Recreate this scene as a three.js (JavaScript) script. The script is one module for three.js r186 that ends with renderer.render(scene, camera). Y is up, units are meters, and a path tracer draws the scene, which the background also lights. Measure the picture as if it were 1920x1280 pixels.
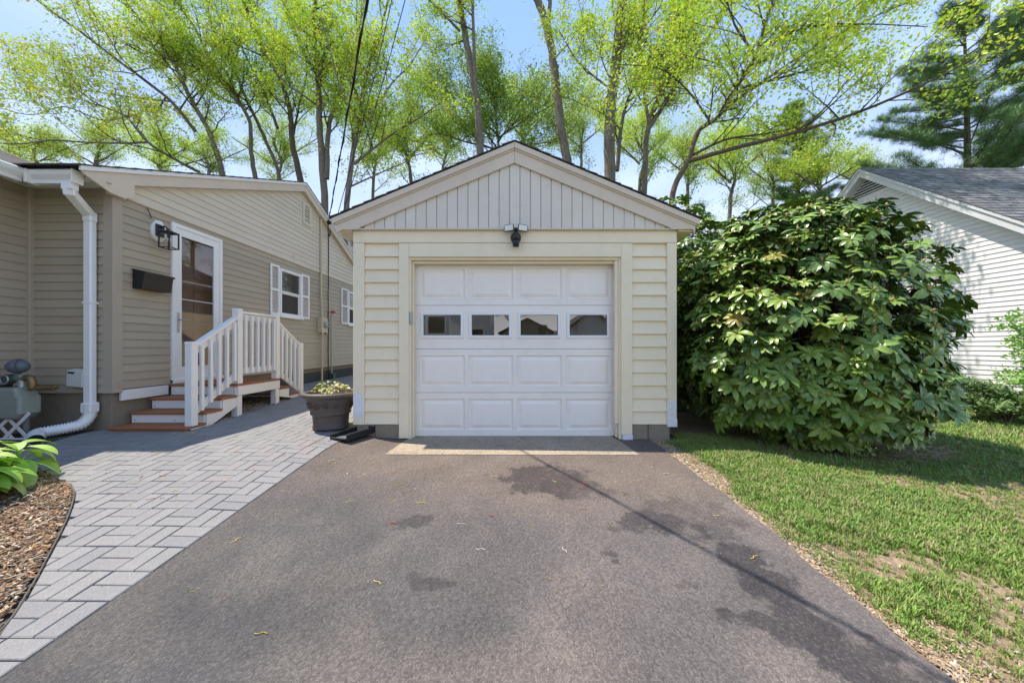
import * as THREE from 'three';
import { mergeGeometries } from 'three/addons/utils/BufferGeometryUtils.js';

// ------------------------------------------------------------------ camera, sky, sun, exposure
const F = 680, CX = 960, HY = 650, CY = 1.115;            // focal length and centre in pixels of the 1920 px wide photograph; eye height above the garage slab
const scene = new THREE.Scene();
const camera = new THREE.PerspectiveCamera(2 * Math.atan(640 / F) * 180 / Math.PI, 1.5, 0.05, 900);
camera.position.set(0, CY, 0);
camera.lookAt(0, CY, -10);
camera.setViewOffset(1920, 1280, 0, -10, 1920, 1280);
scene.add(camera);
const renderer = new THREE.WebGLRenderer({ antialias: true });
renderer.toneMapping = THREE.LinearToneMapping;
renderer.toneMappingExposure = 2.25;
renderer.shadowMap.enabled = true;
renderer.shadowMap.type = THREE.PCFSoftShadowMap;

const SUN = new THREE.Vector3(-0.45, 1, -0.12).normalize();
const sun = new THREE.DirectionalLight(0xfff3e4, 3.5);
sun.position.copy(SUN).multiplyScalar(60);
sun.castShadow = true;
sun.shadow.mapSize.set(4096, 4096);
sun.shadow.camera.left = -30; sun.shadow.camera.right = 30; sun.shadow.camera.top = 30; sun.shadow.camera.bottom = -30; sun.shadow.camera.far = 150;
scene.add(sun, sun.target);

{ // clear spring sky: pale blue overhead, whiter towards the horizon, a few thin wisps
  const w = 512, h = 256, d = new Float32Array(w * h * 4);
  for (let j = 0; j < h; j++) for (let i = 0; i < w; i++) {
    const el = ((j + .5) / h - .5) * Math.PI, az = (i + .5) / w * Math.PI * 2, k = (j * w + i) * 4;
    const s = Math.max(0, Math.sin(el)), t = Math.pow(1 - s, 4.2);
    let r = .172 + .88 * t, g = .285 + .72 * t, b = .53 + .45 * t;
    if (el < 0) { const q = Math.min(1, -el * 4); r = r * (1 - q) + .16 * q; g = g * (1 - q) + .17 * q; b = b * (1 - q) + .14 * q; }
    else {
      const c = Math.max(0, Math.sin(az * 5 + Math.sin(el * 9) * 2) * Math.sin(az * 3 - el * 14 + 1) * Math.sin(el * 11 + az * 2)) * .35 * Math.min(1, el * 3) * (1 - s);
      r += (.8 - r) * c; g += (.82 - g) * c; b += (.86 - b) * c;
    }
    d[k] = r; d[k + 1] = g; d[k + 2] = b; d[k + 3] = 1;
  }
  const sky = new THREE.DataTexture(d, w, h, THREE.RGBAFormat, THREE.FloatType);
  sky.mapping = THREE.EquirectangularReflectionMapping; sky.magFilter = sky.minFilter = THREE.LinearFilter; sky.needsUpdate = true;
  scene.background = sky; scene.environment = sky;
}

// ------------------------------------------------------------------ helpers
const V = (x, y, z) => new THREE.Vector3(x, y, z);
const lerp = (a, b, t) => a + (b - a) * t, clamp = (x, a, b) => Math.min(b, Math.max(a, x));
const sstep = (a, b, x) => { const t = clamp((x - a) / (b - a), 0, 1); return t * t * (3 - 2 * t); };
function rng(seed) { let a = seed >>> 0; return () => { a = (a + 0x6D2B79F5) | 0; let t = Math.imul(a ^ (a >>> 15), 1 | a); t = (t + Math.imul(t ^ (t >>> 7), 61 | t)) ^ t; return ((t ^ (t >>> 14)) >>> 0) / 4294967296; }; }
const at = (px, py, Z) => V((px - CX) / F * Z, CY - (py - HY) / F * Z, -Z);

// the lie of the land: rises gently to the garage, up to the house on the left, falls away to the right
function G(x, Z) {
  let y = Z < 3.7 ? -.184 + .05 * Math.max(Z, -9) : .001 + .006 * Math.min(Z - 3.7, 2);
  if (Z > 3.7) y = Math.min(y, .012);
  const L = sstep(1.2, 2.3, -x);
  y += L * (.095 * sstep(1.2, 4, Z) + .05 * clamp(Z - 4.3, 0, 3));
  y -= .028 * clamp(x - 2.2, 0, 12) * sstep(1, 4, Z);
  return y;
}
function gp(px, py) { let Z = 4; for (let i = 0; i < 40; i++) { const x = (px - CX) / F * Z; Z = lerp(Z, F * (CY - G(x, Z)) / (py - HY), .7); } return [(px - CX) / F * Z, Z]; }

// lattice noise, periodic
function makeNoise(seed) {
  const r = rng(seed), T = new Float32Array(65536); for (let i = 0; i < 65536; i++) T[i] = r();
  const n = (x, y, p) => { const xi = Math.floor(x), yi = Math.floor(y), fx = x - xi, fy = y - yi, u = fx * fx * (3 - 2 * fx), v = fy * fy * (3 - 2 * fy);
    const m = (a, b) => T[((((a % p) + p) % p) * 131 + (((b % p) + p) % p) * 7919 + p * 17) & 65535];
    return lerp(lerp(m(xi, yi), m(xi + 1, yi), u), lerp(m(xi, yi + 1), m(xi + 1, yi + 1), u), v); };
  return (u, v, p, oct = 4, gain = .5) => { let s = 0, a = 1, t = 0; for (let o = 0; o < oct; o++) { s += a * n(u * p, v * p, p); t += a; a *= gain; p *= 2; } return s / t; };
}
const N1 = makeNoise(11), N2 = makeNoise(23), N3 = makeNoise(47);
function tex(w, h, fn, srgb = true, rep = 1) {
  const d = new Uint8Array(w * h * 4);
  for (let j = 0; j < h; j++) for (let i = 0; i < w; i++) { const c = fn((i + .5) / w, (j + .5) / h, i, j), k = (j * w + i) * 4; d[k] = clamp(c[0], 0, 1) * 255; d[k + 1] = clamp(c[1], 0, 1) * 255; d[k + 2] = clamp(c[2], 0, 1) * 255; d[k + 3] = 255; }
  const t = new THREE.DataTexture(d, w, h, THREE.RGBAFormat); t.wrapS = t.wrapT = THREE.RepeatWrapping; t.magFilter = THREE.LinearFilter; t.minFilter = THREE.LinearMipmapLinearFilter; t.generateMipmaps = true;
  if (srgb) t.colorSpace = THREE.SRGBColorSpace; t.repeat.set(rep, rep); t.needsUpdate = true; return t;
}
const L2S = c => c <= .0031308 ? c * 12.92 : 1.055 * Math.pow(c, 1 / 2.4) - .055;
const lin = (r, g, b) => [L2S(clamp(r, 0, 1)), L2S(clamp(g, 0, 1)), L2S(clamp(b, 0, 1))];
const C = (r, g, b) => new THREE.Color().setRGB(r, g, b);
const mat = (r, g, b, rough = .7, o = {}) => new THREE.MeshStandardMaterial({ color: C(r, g, b), roughness: rough, side: THREE.DoubleSide, ...o });
// grey-scale wear sheet, multiplied onto base colours (uv in metres; one tile = 1 / repeat metres)
const wearTex = (seed, lo, hi, p, rep, streak = 1, oct = 5) => { const n = makeNoise(seed); return tex(512, 512, (u, v) => { const a = n(u * streak - Math.floor(u * streak) * 0, v, p, oct, .6); const k = lerp(lo, hi, a); return lin(k, k, k); }, true, rep); };
const bumpTex = (seed, p, rep, oct = 4, fn = a => a) => { const n = makeNoise(seed); return tex(512, 512, (u, v) => { const a = fn(n(u, v, p, oct, .6)); return [a, a, a]; }, false, rep); };

// planar uv in metres by dominant normal
function uvm(g) {
  if (g.index) g = g.toNonIndexed();
  if (!g.attributes.normal) g.computeVertexNormals();
  const p = g.attributes.position, n = g.attributes.normal, uv = new Float32Array(p.count * 2);
  for (let i = 0; i < p.count; i += 3) {
    let nx = 0, ny = 0, nz = 0; for (let k = 0; k < 3; k++) { nx += Math.abs(n.getX(i + k)); ny += Math.abs(n.getY(i + k)); nz += Math.abs(n.getZ(i + k)); }
    for (let k = 0; k < 3; k++) { const x = p.getX(i + k), y = p.getY(i + k), z = p.getZ(i + k); const q = (i + k) * 2;
      if (ny >= nx && ny >= nz) { uv[q] = x; uv[q + 1] = z; } else if (nx >= nz) { uv[q] = z; uv[q + 1] = y; } else { uv[q] = x; uv[q + 1] = y; } }
  }
  g.setAttribute('uv', new THREE.BufferAttribute(uv, 2)); return g;
}
function geoFrom(pos, smooth = false) { // flat triangle soup
  const g = new THREE.BufferGeometry(); g.setAttribute('position', new THREE.Float32BufferAttribute(pos, 3)); g.computeVertexNormals(); return uvm(g);
}
const quad = (P, a, b, c, d) => P.push(...a, ...b, ...c, ...a, ...c, ...d);
const boxCache = new Map();
function cbox(w, h, d, c = .004) { // chamfered box, centred
  c = Math.min(c, w * .3, h * .3, d * .3);
  const key = [w, h, d, c].map(v => v.toFixed(4)).join(); if (boxCache.has(key)) return boxCache.get(key);
  const X = w / 2, Y = h / 2, Z = d / 2, P = [];
  const f = (ax, s) => { const H = [X, Y, Z], o = [(ax + 1) % 3, (ax + 2) % 3]; const mk = (i, j) => { const v = [0, 0, 0]; v[ax] = s * H[ax]; v[o[0]] = i * (H[o[0]] - c); v[o[1]] = j * (H[o[1]] - c); return v; };
    s > 0 ? quad(P, mk(-1, -1), mk(1, -1), mk(1, 1), mk(-1, 1)) : quad(P, mk(-1, 1), mk(1, 1), mk(1, -1), mk(-1, -1)); };
  for (let a = 0; a < 3; a++) { f(a, 1); f(a, -1); }
  const H = [X, Y, Z];
  for (let ax = 0; ax < 3; ax++) { const b = (ax + 1) % 3, e = (ax + 2) % 3; for (const s of [-1, 1]) for (const t of [-1, 1]) {
    const mk = (end, onB) => { const v = [0, 0, 0]; v[ax] = end * (H[ax] - c); v[b] = s * (H[b] - (onB ? 0 : c)); v[e] = t * (H[e] - (onB ? c : 0)); return v; };
    const q = [mk(-1, true), mk(1, true), mk(1, false), mk(-1, false)]; if (s * t > 0) quad(P, q[0], q[3], q[2], q[1]); else quad(P, ...q); } }
  for (const s of [-1, 1]) for (const t of [-1, 1]) for (const u of [-1, 1]) { const a = [s * X, t * (Y - c), u * (Z - c)], b = [s * (X - c), t * Y, u * (Z - c)], e = [s * (X - c), t * (Y - c), u * Z]; s * t * u > 0 ? P.push(...a, ...b, ...e) : P.push(...a, ...e, ...b); }
  const g = geoFrom(P); const pp = g.attributes.position, nn = g.attributes.normal; // make every face point outwards
  for (let i = 0; i < pp.count; i += 3) { const m = V(0, 0, 0), nrm = V(nn.getX(i), nn.getY(i), nn.getZ(i)); for (let k = 0; k < 3; k++) m.add(V(pp.getX(i + k) / w, pp.getY(i + k) / h, pp.getZ(i + k) / d)); if (m.dot(nrm) < 0) { for (const at_ of [pp, g.attributes.uv]) { const s = at_.itemSize, A = at_.array; for (let k = 0; k < s; k++) { const t = A[(i + 1) * s + k]; A[(i + 1) * s + k] = A[(i + 2) * s + k]; A[(i + 2) * s + k] = t; } } for (let k = 0; k < 3; k++) nn.setXYZ(i + k, -nrm.x, -nrm.y, -nrm.z); } }
  boxCache.set(key, g); return g;
}
const used = new Map();
function numbered(n) { const k = used.get(n) || 0; used.set(n, k + 1); return k ? n + '_' + String(k).padStart(3, '0') : n; }
function shade(o) { o.traverse(m => { if (m.isMesh) { m.castShadow = true; m.receiveShadow = true; } }); return o; }
function thing(name, label, category, [x, y, z] = [0, 0, 0], group) { const o = new THREE.Group(); o.name = numbered(name); o.position.set(x, y, z); o.userData = { label, category }; if (group) o.userData.group = group; scene.add(o); return o; }
function part(name, parent, at_ = null) { const o = new THREE.Group(); o.name = name; if (at_) o.position.copy(at_); parent.add(o); return o; }
const origin = o => { const v = V(0, 0, 0); for (let p = o; p && p !== scene; p = p.parent) v.add(p.position); return v; };
function put(name, g, m, parent, pos = V(0, 0, 0)) { const o = new THREE.Mesh(g, m); o.name = parent === scene ? numbered(name) : name; o.castShadow = o.receiveShadow = true; parent.add(o); o.position.copy(pos).sub(parent === scene ? V(0, 0, 0) : origin(parent)); return o; }
// box in world metres: x0..x1, y0..y1, depth Z0..Z1 (Z = -z, away from the camera)
function bx(name, m, parent, x0, x1, y0, y1, Z0, Z1, c = .004) { return put(name, cbox(x1 - x0, y1 - y0, Z1 - Z0, c), m, parent, V((x0 + x1) / 2, (y0 + y1) / 2, -(Z0 + Z1) / 2)); }
function bar(name, m, parent, a, b, w, h, c = .003) { // rectangular bar from a to b, w wide (sideways), h high
  const d = b.clone().sub(a), L = d.length(); const o = put(name, cbox(w, h, L, c), m, parent, a.clone().add(b).multiplyScalar(.5));
  o.quaternion.setFromRotationMatrix(new THREE.Matrix4().lookAt(V(0, 0, 0), d, V(0, 1, 0))); return o; }
function tubeGeo(pts, rad, seg = 8, caps = true) { // tapered tube through points
  const n = pts.length, pos = [], nor = [], uv = [], idx = []; let nrm = null, len = 0;
  for (let i = 0; i < n; i++) {
    const t = pts[Math.min(n - 1, i + 1)].clone().sub(pts[Math.max(0, i - 1)]).normalize();
    if (!nrm) { nrm = Math.abs(t.y) < .9 ? V(0, 1, 0) : V(1, 0, 0); }
    nrm = nrm.clone().sub(t.clone().multiplyScalar(nrm.dot(t))).normalize();
    const bi = t.clone().cross(nrm), r = Array.isArray(rad) ? rad[i] : rad; if (i) len += pts[i].distanceTo(pts[i - 1]);
    for (let k = 0; k <= seg; k++) { const a = k / seg * Math.PI * 2, c = Math.cos(a), s = Math.sin(a), q = nrm.clone().multiplyScalar(c).addScaledVector(bi, s); pos.push(pts[i].x + q.x * r, pts[i].y + q.y * r, pts[i].z + q.z * r); nor.push(q.x, q.y, q.z); uv.push(k / seg * Math.max(.02, 6.28 * r), len); }
    if (i) for (let k = 0; k < seg; k++) { const a = (i - 1) * (seg + 1) + k, b = a + seg + 1; idx.push(a, a + 1, b, a + 1, b + 1, b); }
  }
  if (caps) for (const e of [0, n - 1]) { const c = pos.length / 3, t = pts[e].clone().sub(pts[e ? n - 2 : 1]).normalize(); pos.push(pts[e].x, pts[e].y, pts[e].z); nor.push(t.x, t.y, t.z); uv.push(0, 0); const base = pos.length / 3; for (let k = 0; k <= seg; k++) { const s = (e * (seg + 1) + k) * 3; pos.push(pos[s], pos[s + 1], pos[s + 2]); nor.push(t.x, t.y, t.z); uv.push(.01, .01); } for (let k = 0; k < seg; k++) e ? idx.push(c, base + k, base + k + 1) : idx.push(c, base + k + 1, base + k); }
  const g = new THREE.BufferGeometry(); g.setAttribute('position', new THREE.Float32BufferAttribute(pos, 3)); g.setAttribute('normal', new THREE.Float32BufferAttribute(nor, 3)); g.setAttribute('uv', new THREE.Float32BufferAttribute(uv, 2)); g.setIndex(idx); return g;
}
const smoothPath = (pts, n) => new THREE.CatmullRomCurve3(pts, false, 'centripetal').getPoints(n);
function prism(poly, ax, a, b, c = 0) { // polygon [[u,v]..] extruded along x ('x': poly in (Z,y)), or depth ('z': poly in (x,y)), or up ('y': poly in (x,Z)); world metres
  const map = ax === 'x' ? (u, v, t) => [t, v, -u] : ax === 'z' ? (u, v, t) => [u, v, -t] : (u, v, t) => [u, t, -v];
  const P = [], sh = poly.map(p => new THREE.Vector2(p[0], p[1])), tri = THREE.ShapeUtils.triangulateShape(sh, []);
  for (const [i, j, k] of tri) { P.push(...map(...poly[i], a), ...map(...poly[j], a), ...map(...poly[k], a)); P.push(...map(...poly[i], b), ...map(...poly[k], b), ...map(...poly[j], b)); }
  for (let i = 0; i < poly.length; i++) { const j = (i + 1) % poly.length; quad(P, map(...poly[i], a), map(...poly[j], a), map(...poly[j], b), map(...poly[i], b)); }
  return geoFrom(P);
}
const merged = gs => mergeGeometries(gs.map(g => { g = g.index ? g.toNonIndexed() : g.clone(); for (const k of Object.keys(g.attributes)) if (!['position', 'normal', 'uv', 'color'].includes(k)) g.deleteAttribute(k); return g; }));
const moved = (g, x, y, z, rx = 0, ry = 0, rz = 0, s = 1) => g.clone().applyMatrix4(new THREE.Matrix4().compose(V(x, y, z), new THREE.Quaternion().setFromEuler(new THREE.Euler(rx, ry, rz)), V(s, s, s)));
function tint(g, c) { const n = g.attributes.position.count, a = new Float32Array(n * 3); for (let i = 0; i < n; i++) { a[i * 3] = c.r; a[i * 3 + 1] = c.g; a[i * 3 + 2] = c.b; } g.setAttribute('color', new THREE.BufferAttribute(a, 3)); return g; }
// lapped siding: every course its own board. frame: origin o, direction u, outward n
function siding(parent, m, o, u, n, y0, e, count, range, openings = [], tb = .014, name = 'siding_board') {
  const uu = V(...u), nn = V(...n), ms = Array.isArray(m) ? m : [m]; let q = 0;
  for (let i = 0; i < count; i++) {
    const ya = y0 + i * e, yb = ya + e + .006, [a0, a1] = range(ya), [t0, t1] = range(yb); if (a1 - a0 < .02) continue;
    let segs = [[a0, t0, a1, t1]];
    for (const [oa, ob, oy0, oy1] of openings) if (ya + e > oy0 + .02 && ya < oy1 - .02) segs = segs.flatMap(([s0, st0, s1, st1]) => { if (ob <= s0 || oa >= s1) return [[s0, st0, s1, st1]]; const r = []; if (oa - s0 > .02) r.push([s0, st0, oa, oa]); if (s1 - ob > .02) r.push([ob, ob, s1, st1]); return r; });
    segs = segs.flatMap(([s0, st0, s1, st1]) => { if (s1 - s0 < 3) return [[s0, st0, s1, st1, 0]]; const k = s0 + (s1 - s0) * (.25 + ((i * 613 + 211) % 97) / 97 * .5); return [[s0, st0, k, k, 0], [k - .02, k - .02, s1, st1, .0016]]; }); // lengths overlap at staggered seams
    for (const [s0, st0, s1, st1, lift = 0] of segs) {
      const pt = (a, y, d) => { const v = V(...o).addScaledVector(uu, a).addScaledVector(nn, d); return [v.x, y, v.z]; }, P = [];
      const A = [pt(s0, ya, 0), pt(s0, ya, tb + lift), pt(st0, yb, .002 + lift), pt(st0, yb, 0)], B = [pt(s1, ya, 0), pt(s1, ya, tb + lift), pt(st1, yb, .002 + lift), pt(st1, yb, 0)];
      quad(P, A[1], B[1], B[2], A[2]); quad(P, A[0], B[0], B[1], A[1]); quad(P, A[0], A[1], A[2], A[3]); quad(P, B[0], B[3], B[2], B[1]); quad(P, A[3], A[2], B[2], B[3]);
      const g = geoFrom(P); const jit = (q * 37 % 17) * .31; const uv = g.attributes.uv; for (let k = 0; k < uv.count; k++) uv.setXY(k, uv.getX(k) + jit, uv.getY(k) + jit * .7);
      const c = V(...o).addScaledVector(uu, (s0 + s1) / 2); c.y = ya; g.translate(-c.x, -c.y, -c.z);
      put(name, g, ms[(q * 7 + i) % ms.length], parent, c); q++;
    }
  }
}
// rectangular rings: raised or sunk panels facing +z; list of [inset, depth], last one is filled
function ringPanel(w, h, rings) { const P = [], R = rings.map(([i, d]) => { const x = w / 2 - i, y = h / 2 - i; return [[-x, -y, d], [x, -y, d], [x, y, d], [-x, y, d]]; });
  for (let k = 0; k < R.length - 1; k++) for (let i = 0; i < 4; i++) { const j = (i + 1) % 4; quad(P, R[k][i], R[k][j], R[k + 1][j], R[k + 1][i]); }
  quad(P, ...R[R.length - 1]); return geoFrom(P); }
function frameGeo(w, h, b, d) { const s = new THREE.Shape([[-w / 2, -h / 2], [w / 2, -h / 2], [w / 2, h / 2], [-w / 2, h / 2]].map(p => new THREE.Vector2(...p))); const x = w / 2 - b, y = h / 2 - b; s.holes.push(new THREE.Path([[-x, -y], [-x, y], [x, y], [x, -y]].map(p => new THREE.Vector2(...p)))); const c = Math.min(.003, d * .3); return uvm(new THREE.ExtrudeGeometry(s, { depth: d - 2 * c, bevelEnabled: true, bevelThickness: c, bevelSize: c, bevelOffset: -c, bevelSegments: 1 }).translate(0, 0, c)); }
// ------------------------------------------------------------------ materials
const wearSoft = wearTex(3, .86, 1.06, 4, .5), wearFine = wearTex(5, .82, 1.1, 32, 1), wearGrain = tex(512, 512, (u, v) => { const a = N1(u, v * 1, 4, 3), b = N2(u * .999, v, 64, 2); const k = .9 + .12 * a + .06 * b; return lin(k, k, k); }, true, .8);
const grainBump = tex(512, 512, (u, v) => { const a = N3(u * .125 % 1, v, 32, 3, .6) * .6 + N2(u, v, 128, 2) * .4; return [a, a, a]; }, false, 1);
const fineBump = bumpTex(71, 64, 1, 3), roughBump = bumpTex(72, 24, 1, 5);
// weathered paint: faint clouding, sparse chips and specks
const paintT = tex(1024, 1024, (u, v) => { const a = N1(u, v, 5, 5, .6), b = N2(u, v, 3, 4), s = N3(u, v, 256, 1), q = N1(u, v, 18, 3); let k = .90 + .10 * a + .05 * b; if (s > .965 && q > .5) k *= .72; if (q > .70) k *= .965; return lin(k, k * .995, k * .985); }, true, .7);
const M = {
  creamBoard: [mat(.83, .73, .53, .6, { map: paintT, bumpMap: grainBump, bumpScale: .0012 }), mat(.815, .715, .515, .6, { map: paintT, bumpMap: grainBump, bumpScale: .0012 }), mat(.84, .74, .54, .6, { map: paintT, bumpMap: grainBump, bumpScale: .0012 })],
  creamTrim: mat(.83, .73, .535, .55, { map: paintT, bumpMap: grainBump, bumpScale: .0008 }),
  taupe: mat(.64, .545, .44, .55, { map: paintT, bumpMap: grainBump, bumpScale: .0006 }),
  gableBoard: [mat(.68, .63, .545, .55, { map: paintT, bumpMap: grainBump, bumpScale: .0008 }), mat(.665, .615, .535, .55, { map: paintT, bumpMap: grainBump, bumpScale: .0008 })],
  primer: mat(.72, .73, .76, .7, { map: wearFine }),
  doorWhite: mat(.86, .82, .755, .42, { map: paintT, bumpMap: fineBump, bumpScale: .0003 }),
  white: mat(.80, .80, .79, .45, { map: wearSoft }),
  whiteWood: mat(.77, .76, .74, .55, { map: wearSoft, bumpMap: grainBump, bumpScale: .0008 }),
  vinylWhite: mat(.78, .79, .78, .4),
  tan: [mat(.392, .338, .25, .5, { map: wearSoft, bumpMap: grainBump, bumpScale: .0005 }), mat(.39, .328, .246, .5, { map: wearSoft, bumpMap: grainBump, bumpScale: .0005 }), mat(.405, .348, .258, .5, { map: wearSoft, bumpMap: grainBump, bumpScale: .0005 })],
  tanTrim: mat(.40, .34, .265, .5, { map: wearSoft }),
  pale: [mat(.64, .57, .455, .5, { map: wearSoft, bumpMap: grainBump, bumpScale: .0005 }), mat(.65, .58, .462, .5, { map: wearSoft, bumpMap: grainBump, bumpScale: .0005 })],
  nbWhite: [mat(.70, .695, .70, .5, { map: wearSoft }), mat(.72, .715, .715, .5, { map: wearSoft })],
  nbTrim: mat(.60, .62, .64, .5, { map: wearSoft }),
  concrete: mat(.235, .195, .145, .9, { map: wearFine, bumpMap: roughBump, bumpScale: .004 }),
  block: mat(.25, .215, .155, .95, { map: wearFine, bumpMap: roughBump, bumpScale: .006 }),
  black: mat(.016, .016, .018, .45), rubber: mat(.012, .012, .013, .75), dark: mat(.02, .018, .016, .9),
  glass: new THREE.MeshPhysicalMaterial({ color: 0xffffff, transmission: 1, roughness: .012, ior: 1.52, thickness: 0, side: THREE.DoubleSide }),
  metal: mat(.42, .43, .44, .38, { metalness: .8 }), zinc: mat(.4, .42, .41, .45, { metalness: .6 }), brass: mat(.22, .15, .07, .45, { metalness: .7 }),
  meterGreen: mat(.25, .285, .245, .5, { map: wearFine }), beigeBox: mat(.52, .45, .31, .5, { map: wearSoft }), greyBox: mat(.50, .54, .50, .5), red: mat(.5, .05, .03, .5),
  innerDoor: mat(.085, .033, .016, .45, { map: wearTex(9, .6, 1.2, 4, 1.2), bumpMap: grainBump, bumpScale: .001 }),
  room: mat(.05, .045, .04, .9), screen: mat(.05, .05, .05, .9),
};
const deckGrain = tex(512, 512, (u, v) => { const a = N1(u, v, 4, 3), b = N2(u * .06 % 1, v, 64, 3, .7); const k = .72 + .25 * a + .22 * b; return lin(k, k * .98, k * .96); }, true, 1);
M.deck = [mat(.33, .125, .045, .55, { map: deckGrain, bumpMap: grainBump, bumpScale: .001 }), mat(.29, .105, .038, .55, { map: deckGrain, bumpMap: grainBump, bumpScale: .001 })];
M.rawWood = mat(.33, .22, .11, .8, { map: deckGrain });
// asphalt shingles: tabs of differing tone
const shingle = (seed, base, amp) => { const r = rng(seed), tone = []; for (let i = 0; i < 4096; i++) tone.push(r()); const n = makeNoise(seed + 1); return tex(512, 512, (u, v, i, j) => { const row = Math.floor(v * 14), tab = Math.floor(u * 12 + (row % 3) * .37 + tone[row] * 3), t = tone[(row * 61 + (tab % 12 + 12) % 12 * 13) & 4095]; const k = 1 + amp * (t - .5) + .35 * (n(u, v, 128, 2) - .5); return lin(base[0] * k, base[1] * k, base[2] * k); }, true, .5); };
M.shingleDark = new THREE.MeshStandardMaterial({ map: shingle(31, [.06, .055, .05], .7), roughness: .95, bumpMap: fineBump, bumpScale: .003, side: THREE.DoubleSide });
M.shingleGrey = new THREE.MeshStandardMaterial({ map: shingle(37, [.12, .125, .125], .95), roughness: .95, bumpMap: fineBump, bumpScale: .003, side: THREE.DoubleSide });
const barkT = tex(512, 512, (u, v) => { const a = N1(u, v * .999, 8, 4, .6), b = N2(u, v * .25 % 1, 32, 3, .6), k = .45 + .5 * a + .35 * b; return lin(.2 * k, .17 * k, .14 * k); }, true, 1);
const barkB = tex(512, 512, (u, v) => { const a = N2(u, v * .25 % 1, 32, 4, .6); return [a, a, a]; }, false, 1);
M.bark = new THREE.MeshStandardMaterial({ map: barkT, bumpMap: barkB, bumpScale: .02, roughness: .95 });
M.barkDark = new THREE.MeshStandardMaterial({ map: barkT, color: C(.62, .55, .5), bumpMap: barkB, bumpScale: .015, roughness: .95 });
M.twig = mat(.075, .06, .045, .9);

// ------------------------------------------------------------------ ground
function struct(name, g, m) { const o = put(name, g, m, scene); o.userData = { kind: 'structure' }; return o; }
function sheet(xs, Zs, off, keep = null, uvf = (x, Z) => [x, Z]) {
  const pos = [], uv = [], idx = [], nx = xs.length;
  for (const Z of Zs) for (const x of xs) { pos.push(x, G(x, Z) + (typeof off === 'function' ? off(x, Z) : off), -Z); uv.push(...uvf(x, Z)); }
  for (let j = 0; j < Zs.length - 1; j++) for (let i = 0; i < nx - 1; i++) { if (keep && !keep((xs[i] + xs[i + 1]) / 2, (Zs[j] + Zs[j + 1]) / 2)) continue; const a = j * nx + i; idx.push(a, a + 1, a + nx, a + 1, a + nx + 1, a + nx); }
  const g = new THREE.BufferGeometry(); g.setAttribute('position', new THREE.Float32BufferAttribute(pos, 3)); g.setAttribute('uv', new THREE.Float32BufferAttribute(uv, 2)); g.setIndex(idx); g.computeVertexNormals(); return g;
}
const range = (a, b, s) => { const r = []; const n = Math.round((b - a) / s); for (let i = 0; i <= n; i++) r.push(a + (b - a) * i / n); return r; };
const soilT = tex(1024, 1024, (u, v) => { const a = N1(u, v, 6, 5, .6), b = N2(u, v, 90, 2), c = N3(u, v, 200, 1); const g = sstep(.45, .65, N3(u, v, 5, 4)); let k = .55 + .5 * a + .5 * (b - .5); let r = lerp(.29, .20, g) * k, gg = lerp(.215, .165, g) * k, bb = lerp(.135, .09, g) * k; if (c > .83) { r += .16; gg += .13; bb += .08; } if (c < .12) { r *= .5; gg *= .5; bb *= .5; } return lin(r, gg, bb); }, true, .45);
M.soil = new THREE.MeshStandardMaterial({ map: soilT, roughness: 1, bumpMap: roughBump, bumpScale: .02 });
{
  const xs = [-400, -200, -100, -60, -35, -20, -14, -10, ...range(-8, 9, .14), 11, 14, 20, 35, 60, 100, 200, 400], Zs = [-400, -150, -60, -30, -18, -12, -9, -6, -3, -1, ...range(0, 9, .14), 11, 14, 18, 25, 40, 70, 150, 400];
  struct('ground', sheet(xs, Zs, -.012), new THREE.MeshStandardMaterial({ map: soilT, color: C(.5, .85, .4), roughness: 1, bumpMap: roughBump, bumpScale: .02 })); // rough grass further off
  struct('verge_soil', sheet(range(1.5, 9.9, .14), range(.2, 9, .14), -.006), M.soil);
}
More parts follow.
